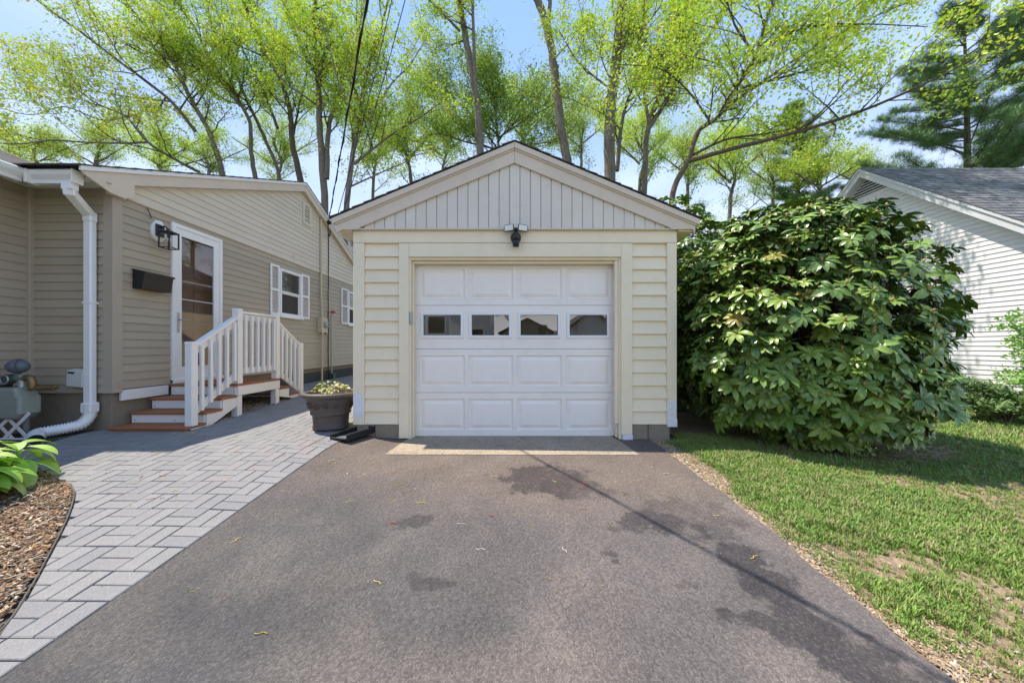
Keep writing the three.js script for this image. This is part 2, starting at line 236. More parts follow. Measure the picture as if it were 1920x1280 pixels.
// driveway: worn asphalt, dark damp patches and spills where the photograph shows them
const DX0 = -1.885, DX1 = 1.64;
const edgeR = Z => DX1 + .018 * Math.sin(Z * 3.1) + .012 * Math.sin(Z * 11.3 + 1);
{
  const stains = [[1030, 900, 62, 22, 1], [1075, 912, 40, 20, .8], [1190, 985, 50, 16, .9], [1240, 990, 60, 20, .9], [1265, 1000, 36, 14, .8], [1125, 935, 30, 10, .6], [775, 988, 26, 16, .7], [795, 1096, 34, 16, .65], [1140, 1048, 26, 13, .8], [1165, 1068, 14, 7, .7], [1300, 955, 70, 20, .45], [1350, 985, 60, 22, .55], [1400, 1040, 60, 34, .95], [1450, 1090, 70, 40, 1], [1500, 1150, 90, 46, 1], [1400, 1165, 40, 24, .9], [1590, 1210, 90, 44, 1], [1460, 1190, 60, 26, .8], [1660, 1262, 90, 40, .95], [1310, 1105, 16, 12, .5], [700, 1110, 24, 8, .3]].map(([px, py, rx, ry, s]) => { const c = gp(px, py), a = gp(px + rx, py), b = gp(px, py + ry), t = gp(px, py - ry); return [c[0], c[1], Math.abs(a[0] - c[0]), Math.abs(b[1] - t[1]) / 2, s]; });
  const W = 2048, H = 2048, x0 = -1.95, x1 = 1.75, Z1 = 4.6, rr = rng(5);
  const spk = new Float32Array(W * H); for (let i = 0; i < W * H; i++) spk[i] = rr();
  // crushed stone: jittered cells, each with its own tone; returns [tone, edge distance]
  const stones = (u, v, n, m) => { const x = u * n, y = v * m, xi = Math.floor(x), yi = Math.floor(y); let d1 = 9, d2 = 9, id = 0; for (let a = -1; a <= 1; a++) for (let c = -1; c <= 1; c++) { const gx = (xi + a + n) % n, gy = (yi + c + m) % m, h = (gx * 7349 + gy * 9151) & 4194303, jx = spk[h], jy = spk[(h + 777777) & 4194303], dx = xi + a + jx - x, dy = yi + c + jy - y, d = dx * dx + dy * dy; if (d < d1) { d2 = d1; d1 = d; id = spk[(h + 99991) & 4194303]; } else if (d < d2) d2 = d; } return [id, Math.sqrt(d2) - Math.sqrt(d1)]; };
  const T = tex(W, H, (u, v, i, j) => {
    const x = lerp(x0, x1, u), Z = v * Z1, big = N1(u, v, 3, 4), mid = N2(u, v, 14, 4, .6), fine = N3(u, v, 420, 2, .7), s = spk[j * W + i];
    let st = 0; const wx = (N1(u, v, 11, 4, .6) - .5) * .34, wz = (N2(u + .37, v + .2, 11, 4, .6) - .5) * .4;
    for (const [sx, sz, a, b, k] of stains) { const dx = (x - sx + wx) / a, dz = (Z - sz + wz) / b, d = dx * dx + dz * dz; if (d < 2.4) st = Math.max(st, k * sstep(1.5, .55, d + (mid - .5) * 2.2 + (N3(u, v, 70, 3, .7) - .5) * 1.9)); }
    st *= .75 + .5 * (N3(u, v, 60, 3) - .2);
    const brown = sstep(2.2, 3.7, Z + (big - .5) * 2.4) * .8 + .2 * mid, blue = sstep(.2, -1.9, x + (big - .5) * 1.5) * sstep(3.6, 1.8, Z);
    const [tone, edge] = stones(u, v, 400, 500); let k = (.80 + .22 * big + .42 * (mid - .5) + .3 * (fine - .5)) * (.68 + .5 * tone) * lerp(.6, 1.04, sstep(.02, .26, edge)); k = Math.max(.12, k);
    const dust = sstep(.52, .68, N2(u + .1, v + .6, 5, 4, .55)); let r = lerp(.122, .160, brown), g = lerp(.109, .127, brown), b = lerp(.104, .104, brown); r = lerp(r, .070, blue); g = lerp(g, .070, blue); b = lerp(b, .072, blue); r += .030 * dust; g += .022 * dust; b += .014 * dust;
    r *= k; g *= k; b *= k; const sk = clamp(st * 1.15, 0, 1) * (tone > .9 ? .8 : 1), dk = lerp(1, .40, sk); r *= dk; g *= dk; b *= lerp(1, .44, sk);
    if (s > .9975) { r += .16; g += .15; b += .14; } else if (s < .02) { r *= .55; g *= .55; b *= .55; }
    return lin(r, g, b);
  });
  T.wrapS = T.wrapT = THREE.ClampToEdgeWrapping;
  const aggB = tex(1024, 1024, (u, v) => { const [t, e] = stones(u, v, 60, 60); const k = (.35 + .5 * t) * sstep(0, .35, e) + .15 * N1(u, v, 240, 1); return [k, k, k]; }, false, 1.55);
  M.asphalt = new THREE.MeshStandardMaterial({ map: T, bumpMap: aggB, bumpScale: .0034, roughness: .92 });
  const g = sheet(range(DX0 - .01, DX1 + .02, .1175), [...range(0, 4.56, .12)], (x, Z) => .012, (x, Z) => !(Z > 4.3 && x > -1.9), (x, Z) => [(x - x0) / (x1 - x0), Z / Z1]);
  const p = g.attributes.position; for (let i = 0; i < p.count; i++) { const x = p.getX(i), Z = -p.getZ(i); if (x > DX1 - .01) p.setX(i, edgeR(Z)); }
  struct('driveway', g, M.asphalt);
  const T2 = tex(512, 512, (u, v) => { const k = .7 + .3 * N1(u, v, 4, 4) + .5 * (N3(u, v, 128, 2) - .5); return lin(.12 * k, .112 * k, .112 * k); }, true, .7);
  const aM = new THREE.MeshStandardMaterial({ map: T2, roughness: .95 });
  struct('driveway', sheet(range(DX0, DX1, .6), range(-9, 0, .75), .012), aM);
  struct('road', sheet(range(-60, 60, 4), [-16, -12.5, -9], .004), aM);
}
// concrete apron in front of the garage door
{
  const T = tex(1024, 512, (u, v) => { const a = N1(u, v, 5, 5), f = N3(u, v, 220, 2, .8); let k = .8 + .35 * (a - .5) + 1.0 * (f - .5); if (N2(u, v, 300, 1) > .93) k += .25; if (N2(u, v, 26, 3) > .72) k *= .8; return lin(.37 * k, .305 * k, .22 * k); }, true, .5);
  const m = new THREE.MeshStandardMaterial({ map: T, bumpMap: fineBump, bumpScale: .004, roughness: .95 });
  const P = [[-1.30, 3.70], [1.30, 3.685], [1.22, 4.6], [-1.22, 4.6]];
  struct('concrete_apron', prism(P, 'y', -.12, .0185), m);
}
// ------------------------------------------------------------------ paved walk, basket weave
const bedEdge = [[115, 905], [133, 914], [141, 930], [137, 952], [125, 985], [100, 1035], [60, 1110], [0, 1195]].map(p => gp(...p)); { const e = bedEdge[bedEdge.length - 1]; bedEdge.push([e[0] + .05, e[1] - .2], [e[0] + .08, e[1] - .4], [e[0] + .08, .4]); }
const bedTop = [[115, 905], [92, 893], [60, 876], [20, 866], [-60, 858]].map(p => gp(...p));
function inPoly(x, z, P) { let c = false; for (let i = 0, j = P.length - 1; i < P.length; j = i++) if ((P[i][1] > z) !== (P[j][1] > z) && x < (P[j][0] - P[i][0]) * (z - P[i][1]) / (P[j][1] - P[i][1]) + P[i][0]) c = !c; return c; }
const bedPoly = [...bedEdge, [-9, .2], [-9, bedTop[4][1]], ...bedTop.slice(1).reverse()];
const walkPoly = [[DX0, .45], [DX0, 4.12], [-1.96, 4.16], [-1.96, 11.4], [-4.72, 11.4], [-4.72, 4.40], [-5.0, 4.30], ...[[62, 842], [20, 850], [-60, 852]].map(p => gp(...p)), ...bedTop.slice().reverse(), ...bedEdge.slice(1), [-1.9, .4]];
{
  const walk = new THREE.Group(); walk.name = 'paved_walk'; walk.userData = { kind: 'structure' }; scene.add(walk);
  const sandM = mat(.10, .09, .075, 1, { map: wearFine });
  put('sand_bed', sheet(range(-6, DX0 + .004, .12), range(.6, 11.4, .12), .004, (x, Z) => inPoly(x, Z, walkPoly) || inPoly(x + .08, Z, walkPoly)), sandM, walk);
  const grit = tex(512, 512, (u, v) => { const k = .86 + .22 * (N1(u, v, 5, 4) - .5) + .55 * (N3(u, v, 128, 2, .8) - .5); return lin(k, k, k); }, true, 2.2);
  const pm = [[.222, .222, .222], [.230, .229, .227], [.210, .211, .214], [.240, .238, .235], [.248, .229, .224]].map(c => mat(...c, .9, { map: grit, bumpMap: roughBump, bumpScale: .0016 }));
  const r = rng(77), H = .026, B = .2, gap = .0028;
  // chamfered slab from a convex polygon (local x,Z)
  function slab(P) { const n = P.length, cx = P.reduce((a, p) => a + p[0], 0) / n, cz = P.reduce((a, p) => a + p[1], 0) / n; const inn = P.map(([x, z]) => { const d = Math.hypot(x - cx, z - cz) || 1, k = 1 - .0065 / d; return [cx + (x - cx) * k, cz + (z - cz) * k]; }); const T = [];
    for (let i = 1; i < n - 1; i++) T.push(inn[0][0], H, -inn[0][1], inn[i][0], H, -inn[i][1], inn[i + 1][0], H, -inn[i + 1][1]);
    for (let i = 0; i < n; i++) { const j = (i + 1) % n; quad(T, [P[i][0], H - .004, -P[i][1]], [P[j][0], H - .004, -P[j][1]], [inn[j][0], H, -inn[j][1]], [inn[i][0], H, -inn[i][1]]); quad(T, [P[i][0], -.02, -P[i][1]], [P[j][0], -.02, -P[j][1]], [P[j][0], H - .004, -P[j][1]], [P[i][0], H - .004, -P[i][1]]); }
    return geoFrom(T); }
  const rect = (w, d) => [[-w / 2, -d / 2], [w / 2, -d / 2], [w / 2, d / 2], [-w / 2, d / 2]];
  const gH = slab(rect(B - gap * 2, B / 2 - gap * 2)), gV = slab(rect(B / 2 - gap * 2, B - gap * 2));
  const list = [];
  for (let j = 0; j < 56; j++) for (let i = 0; i < 24; i++) for (let k = 0; k < 2; k++) {
    const hor = (i + j) % 2 === 0, bx0 = DX0 - (i + 1) * B, bz0 = .5 + j * B; if (bz0 > 11.2) continue;
    const w = hor ? B : B / 2, d = hor ? B / 2 : B, cx = bx0 + (hor ? B / 2 : B / 4 + k * B / 2), cz = bz0 + (hor ? B / 4 + k * B / 2 : B / 2);
    const cor = rect(w - gap * 2, d - gap * 2).map(([a, b]) => [cx + a, cz + b]), ins = cor.map(c => inPoly(c[0], c[1], walkPoly)), cnt = ins.filter(Boolean).length;
    if (cx > -4.8 && cx < -3.83 && cz > 4.35 && cz < 6.6) continue; // gravel under the steps
    if (cnt === 4) list.push({ hor, cx, cz, poly: null });
    else if (cnt > 0) { // cut along the nearest stretch of the boundary
      let P = cor.map(c => [c[0], c[1]]);
      let near = -1, nd = 9; for (let e = 0; e < walkPoly.length; e++) { const a = walkPoly[e], b = walkPoly[(e + 1) % walkPoly.length], L = Math.hypot(b[0] - a[0], b[1] - a[1]), t = clamp(((cx - a[0]) * (b[0] - a[0]) + (cz - a[1]) * (b[1] - a[1])) / (L * L), 0, 1), d2 = Math.hypot(cx - a[0] - t * (b[0] - a[0]), cz - a[1] - t * (b[1] - a[1])); if (d2 < nd) { nd = d2; near = e; } }
      for (let e = near; e <= near; e++) { const a = walkPoly[e], b = walkPoly[(e + 1) % walkPoly.length], L = Math.hypot(b[0] - a[0], b[1] - a[1]), t = clamp(((cx - a[0]) * (b[0] - a[0]) + (cz - a[1]) * (b[1] - a[1])) / (L * L), 0, 1); if (Math.hypot(cx - a[0] - t * (b[0] - a[0]), cz - a[1] - t * (b[1] - a[1])) > .14) continue;
        const mx = (a[0] + b[0]) / 2, mz = (a[1] + b[1]) / 2; let nx = -(b[1] - a[1]) / L, nz = (b[0] - a[0]) / L; if (!inPoly(mx + nx * .01, mz + nz * .01, walkPoly)) { nx = -nx; nz = -nz; }
        const s = p => (p[0] - a[0]) * nx + (p[1] - a[1]) * nz - .004, Q = []; for (let q = 0; q < P.length; q++) { const A = P[q], Bq = P[(q + 1) % P.length], sa = s(A), sb = s(Bq); if (sa >= 0) Q.push(A); if (sa * sb < 0) { const tt = sa / (sa - sb); Q.push([lerp(A[0], Bq[0], tt), lerp(A[1], Bq[1], tt)]); } } P = Q; if (P.length < 3) break; }
      let ar = 0; for (let q = 0; q < P.length; q++) { const A = P[q], Bq = P[(q + 1) % P.length]; ar += A[0] * Bq[1] - Bq[0] * A[1]; } if (P.length >= 3 && Math.abs(ar) / 2 > .0012) list.push({ hor, cx, cz, poly: P.map(p => [p[0] - cx, p[1] - cz]) });
    }
  }
  list.sort((a, b) => a.cz - b.cz);
  const rest = []; let made = 0;
  for (const p of list) {
    const y = G(p.cx, p.cz), e = .05, gx = (G(p.cx + e, p.cz) - G(p.cx - e, p.cz)) / (2 * e), gz = -(G(p.cx, p.cz + e) - G(p.cx, p.cz - e)) / (2 * e);
    const nrm = V(-gx + (r() - .5) * .012, 1, -gz + (r() - .5) * .012).normalize(), q = new THREE.Quaternion().setFromUnitVectors(V(0, 1, 0), nrm);
    const g = p.poly ? slab(p.poly) : p.hor ? gH : gV, pink = sstep(2.6, 3.6, p.cz) * sstep(-3, -2.2, p.cx); let t = Math.floor(r() * 4); if (r() < pink * .35) t = 4;
    const pos = V(p.cx, y - .006 + (r() - .5) * .0022, -p.cz), visible = p.cz > .95;
    if (visible && made < 300) { const o = put('paver', g, pm[t], walk, pos); o.quaternion.copy(q); made++; }
    else if (visible) { const gg = g.clone().applyMatrix4(new THREE.Matrix4().compose(pos, q, V(1, 1, 1))); rest.push(tint(gg, pm[t].color)); }
  }
  const o = put('paver_field', mergeGeometries(rest), new THREE.MeshStandardMaterial({ vertexColors: true, map: grit, roughness: .9, bumpMap: roughBump, bumpScale: .0016 }), walk); o.userData.kind = 'stuff';
}
// ------------------------------------------------------------------ garage
const GZ = 4.318;                                        // depth of the garage front wall
{
  const g = thing('garage', 'small cream clapboard one-car garage with white door and taupe gable', 'garage', [.035, 0, -GZ]);
  const xl = -1.886, xr = 1.956, back = GZ + 6.0, T = .02;
  // shell, so that it is dark inside
  bx('side_wall', M.creamTrim, g, xl + .002, xl + .10, .2, 2.52, GZ + .07, back); bx('side_wall', M.creamTrim, g, xr - .10, xr - .002, .2, 2.52, GZ + .07, back); bx('back_wall', M.creamTrim, g, xl, xr, .2, 2.52, back, back + .1);
  bx('floor', M.concrete, g, xl + .1, xr - .1, -.1, .016, GZ + .30, back);
  // front wall core beside and above the opening
  bx('front_wall', M.creamTrim, g, xl + .01, -1.23, .195, 2.49, GZ + .02, GZ + .075); bx('front_wall', M.creamTrim, g, 1.23, xr - .01, .195, 2.49, GZ + .02, GZ + .075); bx('front_wall', M.creamTrim, g, -1.23, 1.23, 2.152, 2.49, GZ + .021, GZ + .075);
  // clapboards either side of the door
  siding(g, M.creamBoard, [0, 0, -GZ - .02], [1, 0, 0], [0, 0, 1], .195, .1535, 14, () => [-1.752, -1.345], [], .03);
  siding(g, M.creamBoard, [0, 0, -GZ - .02], [1, 0, 0], [0, 0, 1], .195, .1535, 14, () => [1.43, 1.842], [], .03);
  bx('corner_board', M.creamTrim, g, xl, xl + .132, .19, 2.345, GZ - .02, GZ + .06); bx('corner_board', M.creamTrim, g, xr - .115, xr, .165, 2.345, GZ - .02, GZ + .06);
  const pt = (x, y0, y1, w, seed) => { const r = rng(seed), P = []; const n = 9; for (let i = 0; i <= n; i++) P.push([x + w * i / n, y0 + (r() - .5) * .03]); for (let i = n; i >= 0; i--) P.push([x + w * i / n, y1 + (r() - .5) * .10]); return P; };
  put('primer_patch', prism(pt(xl + .004, .28, .56, .12, 3), 'z', GZ - .0222, GZ - .0195), M.primer, g); put('primer_patch', prism(pt(xr - .108, .26, .46, .1, 4), 'z', GZ - .0222, GZ - .0195), M.primer, g);
  bx('patch_block', M.primer, g, xr - .112, xr + .004, .165, .262, GZ - .026, GZ + .04);
  bx('frieze_board', M.creamTrim, g, xl, xr, 2.347, 2.50, GZ - .022, GZ + .06);
  // door casing and stepped jamb
  bx('door_casing', M.creamTrim, g, -1.343, -1.225, .03, 2.34, GZ - .025, GZ + .06); bx('door_casing', M.creamTrim, g, 1.295, 1.428, .075, 2.34, GZ - .025, GZ + .06); bx('casing_foot', M.primer, g, 1.312, 1.432, .006, .073, GZ - .03, GZ + .06);
  bx('head_casing', M.creamTrim, g, -1.224, 1.294, 2.18, 2.342, GZ - .024, GZ + .06);
  bx('jamb', M.creamTrim, g, -1.24, -1.205, .012, 2.178, GZ + .0, GZ + .26); bx('jamb', M.creamTrim, g, 1.275, 1.31, .012, 2.178, GZ + .0, GZ + .26); bx('jamb', M.creamTrim, g, -1.204, 1.274, 2.15, 2.179, GZ + .002, GZ + .26);
  bx('door_stop', M.creamTrim, g, -1.204, -1.183, .02, 2.149, GZ + .05, GZ + .115); bx('door_stop', M.creamTrim, g, 1.254, 1.274, .02, 2.149, GZ + .05, GZ + .115); bx('door_stop', M.creamTrim, g, -1.182, 1.253, 2.118, 2.149, GZ + .05, GZ + .115);
  bx('keypad', M.zinc, g, -1.222, -1.19, 1.38, 1.53, GZ - .018, GZ + .02, .006);
  // sectional door
  const dz = GZ + .142, door = part('garage_door', g, V(0, 0, -.142)), x0 = -1.195, x1 = 1.27, cols = [829, 919.5, 1011, 1103].map(px => (px - 960) / 152.5), sh = .536;
  for (let s = 0; s < 4; s++) {
    const y0 = .018 + s * sh, y1 = y0 + sh - .0035, win = s === 2;
    const shp = new THREE.Shape([[x0, y0], [x1, y0], [x1, y1], [x0, y1]].map(p => new THREE.Vector2(...p)));
    const pw = win ? .49 : .545, ph = win ? .282 : .372, cy = (y0 + y1) / 2 + (win ? .025 : 0);
    for (const cx of cols) { const w = pw / 2, h = ph / 2; shp.holes.push(new THREE.Path([[cx - w, cy - h], [cx - w, cy + h], [cx + w, cy + h], [cx + w, cy - h]].map(p => new THREE.Vector2(...p)))); }
    put('door_section', uvm(new THREE.ExtrudeGeometry(shp, { depth: .034, bevelEnabled: true, bevelThickness: .003, bevelSize: .003, bevelOffset: -.003, bevelSegments: 1 })), M.doorWhite, door, V(0, 0, -dz - .037));
    for (const cx of cols) if (win) {
      const wf = put('window_frame', frameGeo(.53, .322, .036, .016), M.white, door, V(cx, cy, -dz - .002)); wf.name = 'window_frame';
      bx('pane', M.glass, door, cx - .235, cx + .235, cy - .13, cy + .13, dz + .012, dz + .0155, .0005); bx('pane', M.glass, door, cx - .235, cx + .235, cy - .13, cy + .13, dz + .024, dz + .0275, .0005);
      bx('sash_lip', M.white, door, cx - .231, cx + .231, cy - .139, cy - .125, dz + .001, dz + .011, .002);
    } else put('raised_panel', ringPanel(pw + .002, ph + .002, [[0, 0], [.006, -.014], [.016, -.016], [.056, -.002], [.058, -.001], [.06, -.001]]), M.doorWhite, door, V(cx, cy, -dz));
  }
  bx('bottom_seal', M.rubber, door, x0 + .01, x1 - .01, .0165, .04, dz + .004, dz + .03);
  // gable: vertical boards with real gaps
  const ap = [.03, 3.515], SL = .417, rz = GZ - .105;
  const rake = (x, off) => ap[1] - off - SL * Math.abs(x - ap[0]);
  const yb = 2.49;
  bx('gable_backing', M.dark, g, xl + .15, xr - .15, yb + .02, yb + .1, GZ - .03, GZ + .02);
  put('gable_backing', prism([[-1.62, yb + .101], [1.68, yb + .101], [.03, rake(.03, .235)]], 'z', GZ - .025, GZ + .02), M.dark, g);
  for (let i = 0; i < 29; i++) { const xa = -1.742 + i * .1228, xb = xa + .1135; const lo = yb + .026, ya = Math.max(lo, rake(xa, .24)), ym = Math.max(lo, rake(xb, .24)); const P = [[xa, yb + .022], [xb, yb + .022], [xb, ym], ...(xa < .03 && xb > .03 ? [[.03, rake(.03, .245)]] : []), [xa, ya]]; if (Math.max(ya, ym) < yb + .05) continue; put('gable_board', prism(P, 'z', GZ - .045, GZ - .028), M.gableBoard[(i * 5) % 2], g); }
  for (let i = 0; i < 29; i++) { const xa = -1.742 + i * .1228 + .1135; if (rake(xa, .245) < yb + .06) continue; bx('batten_edge', M.gableBoard[0], g, xa + .004, xa + .009, yb + .024, rake(xa + .006, .26), GZ - .04, GZ - .027, .001); }
  bx('gable_sill', M.taupe, g, -1.80, 1.87, yb, yb + .021, GZ - .062, GZ + .02);
  // rake: wide fascia, drip moulding, eave returns
  for (const s of [-1, 1]) {
    const xe = s < 0 ? -2.055 : 2.145, X = (x, o) => [x, rake(x, o)];
    put('rake_board', prism([X(ap[0] + s * .0012, .085), X(xe, .085), [xe, rake(xe, .085) - .115], [s < 0 ? -2.0 : 2.12, yb + (s < 0 ? -.005 : .002)], [s < 0 ? -1.80 : 1.865, yb + .0], [s < 0 ? -1.785 : 1.85, rake(s < 0 ? -1.785 : 1.85, .245)], X(ap[0] + s * .0012, .245)], 'z', GZ - .075, GZ - .046), M.taupe, g);
    put('drip_moulding', prism([X(ap[0] + s * .0012, .018), X(xe + s * .04, .018), X(xe + s * .04, .082), X(ap[0] + s * .0012, .082)], 'z', rz, GZ - .03), M.taupe, g);
    put('drip_moulding', prism([X(ap[0] + s * .0012, .083), X(xe + s * .012, .083), X(xe + s * .012, .102), X(ap[0] + s * .0012, .102)], 'z', rz + .016, GZ - .03), M.taupe, g);
    // roof slope in shingle courses
    const n = 16, roof = part('roof_slope', g, V(0, 2.6, 0)); const run = Math.abs(xe + s * .055 - ap[0]);
    for (let i = 0; i < n; i++) { const a = ap[0] + s * run * i / n, b = ap[0] + s * run * (i + 1.12) / n; put('shingle_course', prism([[a, rake(a, .006) + .006], [b, rake(b, .006) + .018], [b, rake(b, .006) + .006], [a, rake(a, .006) - .003]], 'z', rz - .012, back + .1), M.shingleDark, roof); }
    put('roof_deck', prism([X(ap[0], .02), X(xe + s * .03, .02), X(xe + s * .03, .05), X(ap[0], .05)], 'z', GZ - .028, back + .08), M.taupe, g);
    // boxed eave
    const ex = s < 0 ? [-2.05, xl - .004] : [xr + .004, 2.14];
    bx('soffit', M.creamTrim, g, ex[0], ex[1], 2.475, 2.494, GZ - .044, back); bx('eave_fascia', M.taupe, g, s < 0 ? -2.062 : 2.142, s < 0 ? -2.051 : 2.156, 2.475, 2.60, GZ - .044, back);
  }
  // white gutter on the left eave, with its end cap
  const gp_ = [[-2.064, 2.60], [-2.17, 2.60], [-2.17, 2.56], [-2.15, 2.53], [-2.135, 2.49], [-2.064, 2.49]];
  put('gutter', prism(gp_, 'z', GZ + .12, back), M.white, g);
  put('leader', tubeGeo([V(-2.11, 2.5, -GZ - .42), V(-2.11, 2.42, -GZ - .42), V(-1.95, 2.30, -GZ - .42), V(-1.94, 2.2, -GZ - .42), V(-1.94, .32, -GZ - .42)], .036, 8), M.white, g);
  // block foundation
  for (const [a, b] of [[xl + .035, -1.64], [-1.632, -1.346]]) bx('foundation_block', M.block, g, a, b, -.1, .193, GZ - .0, GZ + .2, .006);
  for (const [a, b] of [[1.434, 1.62], [1.628, 1.88]]) bx('foundation_block', M.block, g, a, b, -.14, .193, GZ - .0, GZ + .2, .006);
  bx('foundation_wall', M.block, g, xl + .03, xl + .2, -.1, .198, GZ + .21, back); bx('foundation_wall', M.block, g, xr - .2, xr - .03, -.1, .198, GZ + .21, back);
}
{ // twin-head floodlight above the door
  const x = .045, y = 2.40, z = -(GZ - .022);
  const t = thing('floodlight', 'black twin-head security floodlight above the white garage door', 'floodlight', [x, y, z]);
  put('backplate', new THREE.CylinderGeometry(.062, .062, .03, 24).rotateX(Math.PI / 2), M.black, t, V(x, y, z + .015));
  put('sensor', merged([moved(new THREE.SphereGeometry(.055, 20, 14), 0, 0, 0), moved(cbox(.075, .075, .06, .01), 0, -.075, .015)]), M.black, t, V(x, y - .01, z + .07));
  put('lens', new THREE.SphereGeometry(.028, 16, 10), M.rubber, t, V(x, y - .095, z + .10));
  put('arm', tubeGeo([V(x, y + .03, z + .03), V(x, y + .075, z + .05), V(x, y + .1, z + .07)], .018, 8), M.black, t);
  for (const s of [-1, 1]) { const h = part('lamp_head', t, V(s * .078, .092, .09)); h.scale.setScalar(.84); h.rotation.set(.12, s * .25, -s * .09);
    const o = put('housing', cbox(.135, .092, .035, .008), M.black, h); o.position.set(0, 0, 0); const d = put('diffuser', cbox(.118, .074, .006, .003), mat(.72, .74, .72, .35), h); d.position.set(0, 0, .019); }
}
// ------------------------------------------------------------------ the house on the left
const HX = -4.77, WX = -5.75, FZ = 680 / 157;            // gable wall plane, wing wall plane, front wall depth
{
  const g = thing('ranch_house', 'tan and cream sided ranch house with low gable roof and white gutter', 'house', [HX, .1, -FZ]);
  const pkZ = 8.17, pkY = 4.80, rX = -4.66, rakeZ = 3.93, rakeY = 3.07, sl = (pkY - rakeY) / (pkZ - rakeZ), farZ = 12.2, eaveZ = 4.04;
  const roofY = Z => pkY - sl * Math.abs(Z - pkZ);
  const door = [680 / 134.6, 680 / 114.7, .60, 2.84], win1 = [7.40, 8.165, 1.745, 2.73], win2 = [10.5, 11.2, 1.745, 2.73];
  const hz = (px) => F * HX / (px - CX);
  const open = [[door[0] + .03, door[1] - .03, door[2], door[3] - .03], [win1[0] + .04, win1[1] - .04, win1[2] + .02, win1[3] - .03], [win2[0] + .04, win2[1] - .04, win2[2] + .02, win2[3] - .03]];
  // side (gable) wall: tan below, pale above
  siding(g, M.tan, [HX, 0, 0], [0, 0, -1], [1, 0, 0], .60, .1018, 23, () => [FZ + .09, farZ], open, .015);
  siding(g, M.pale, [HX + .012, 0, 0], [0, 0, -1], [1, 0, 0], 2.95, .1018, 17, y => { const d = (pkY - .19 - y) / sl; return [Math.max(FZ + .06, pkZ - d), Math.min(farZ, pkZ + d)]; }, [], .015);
  bx('starter_strip', M.pale[0], g, HX - .01, HX + .03, 2.932, 2.951, FZ + .1, farZ);
  bx('ledge_end', M.white, g, HX - .01, HX + .055, 2.91, 3.07, FZ + .055, FZ + .10);
  // walls behind the boards
  put('gable_sheathing', prism([[FZ + .02, 2.79], [FZ + .02, 2.9], [pkZ, pkY - .12], [farZ, 2.9], [farZ, 2.74], [win2[1] - .04, 2.73], [win2[1] - .04, 1.76], [win2[0] + .04, 1.76], [win2[0] + .04, 2.74], [win1[1] - .04, 2.74], [win1[1] - .04, 1.76], [win1[0] + .04, 1.76], [win1[0] + .04, 2.74], [door[1] - .03, 2.79]], 'x', HX - .10, HX - .003), M.room, g);
  bx('gable_sheathing', M.room, g, HX - .10, HX - .003, .6, 1.765, door[1] - .03, farZ); bx('gable_sheathing', M.room, g, HX - .10, HX - .0035, .6, 2.8, FZ + .03, door[0] + .03);
  for (const [a, b] of [[door[1] - .03, win1[0] + .04], [win1[1] - .04, win2[0] + .04], [win2[1] - .04, farZ]]) bx('gable_sheathing', M.room, g, HX - .099, HX - .004, 1.766, 2.735, a, b);
  bx('room_wall', M.room, g, HX - 2.4, HX - 2.3, .4, 3.0, FZ + .1, farZ); bx('room_floor', M.room, g, HX - 2.4, HX - .11, .5, .56, FZ + .1, farZ); bx('room_ceiling', M.room, g, HX - 2.4, HX - .11, 3.0, 3.05, FZ + .1, farZ); bx('room_partition', M.room, g, HX - 2.3, HX - .11, .57, 2.99, 6.6, 6.7); bx('room_partition', M.room, g, HX - 2.3, HX - .11, .57, 2.99, 9.4, 9.5);
  // front wall and the wing's wall
  const tanFront = M.tan;
  siding(g, tanFront, [0, 0, -FZ], [1, 0, 0], [0, 0, 1], .565, .1018, 24, () => [WX + .05, HX - .1], [], .015);
  bx('front_sheathing', M.room, g, WX - .1, HX - .101, .57, 3.0, FZ + .003, FZ + .1);
  siding(g, tanFront, [WX, 0, 0], [0, 0, -1], [1, 0, 0], .565, .1018, 24, () => [-.6, FZ - .05], [], .015);
  bx('wing_sheathing', M.room, g, WX - .1, WX - .003, .57, 3.0, -.6, FZ);
  bx('wing_end_wall', M.tanTrim, g, WX - 4, WX - .002, -.2, 3.0, -.72, -.61);
  bx('inner_corner_post', M.tanTrim, g, WX + .002, WX + .052, .56, 3.005, FZ - .052, FZ - .002);
  bx('corner_board', M.tanTrim, g, HX - .098, HX + .022, .56, 3.0, FZ - .022, FZ + .09);
  put('trim_tab', cbox(.004, .09, .05, .001), M.tanTrim, g, V(HX + .024, .66, -FZ - .07));
  // foundation
  bx('foundation', M.concrete, g, HX - .3, HX - .04, -.2, .60, FZ + .03, farZ - .05); bx('foundation', M.concrete, g, WX - .05, HX - .045, -.2, .563, FZ + .02, FZ + .25); bx('foundation', M.concrete, g, WX - .3, WX - .04, -.2, .563, -.6, FZ + .01);
  bx('foundation_coping', mat(.05, .055, .055, .9, { map: wearFine }), g, HX - .05, HX - .018, .1, .50, 6.75, farZ - .1);
  bx('skirt_board', M.whiteWood, g, HX - .02, HX + .014, .458, .588, FZ + .085, 5.02);
  // soffits, fascia, roof
  bx('soffit', M.vinylWhite, g, WX + .004, HX + .02, 3.006, 3.02, eaveZ + .02, FZ + .12); bx('soffit', M.vinylWhite, g, WX - .1, WX + .34, 3.0065, 3.0195, -.7, FZ - .3);
  for (let i = 0; i < 9; i++) bx('soffit_vent', M.greyBox, g, WX + .06 + i * .12, WX + .15 + i * .12, 3.002, 3.0065, FZ - .17, FZ - .12, .001);
  bx('fascia', M.white, g, WX + .36, HX - .02, 2.94, 3.05, eaveZ - .0, eaveZ + .02); bx('fascia', M.white, g, WX + .34, WX + .36, 2.94, 3.05, -.7, eaveZ + .02);
  const kprof = (s) => [[0, .135], [s * .10, .135], [s * .112, .12], [s * .098, .08], [s * .06, .035], [s * .055, 0], [0, 0]];
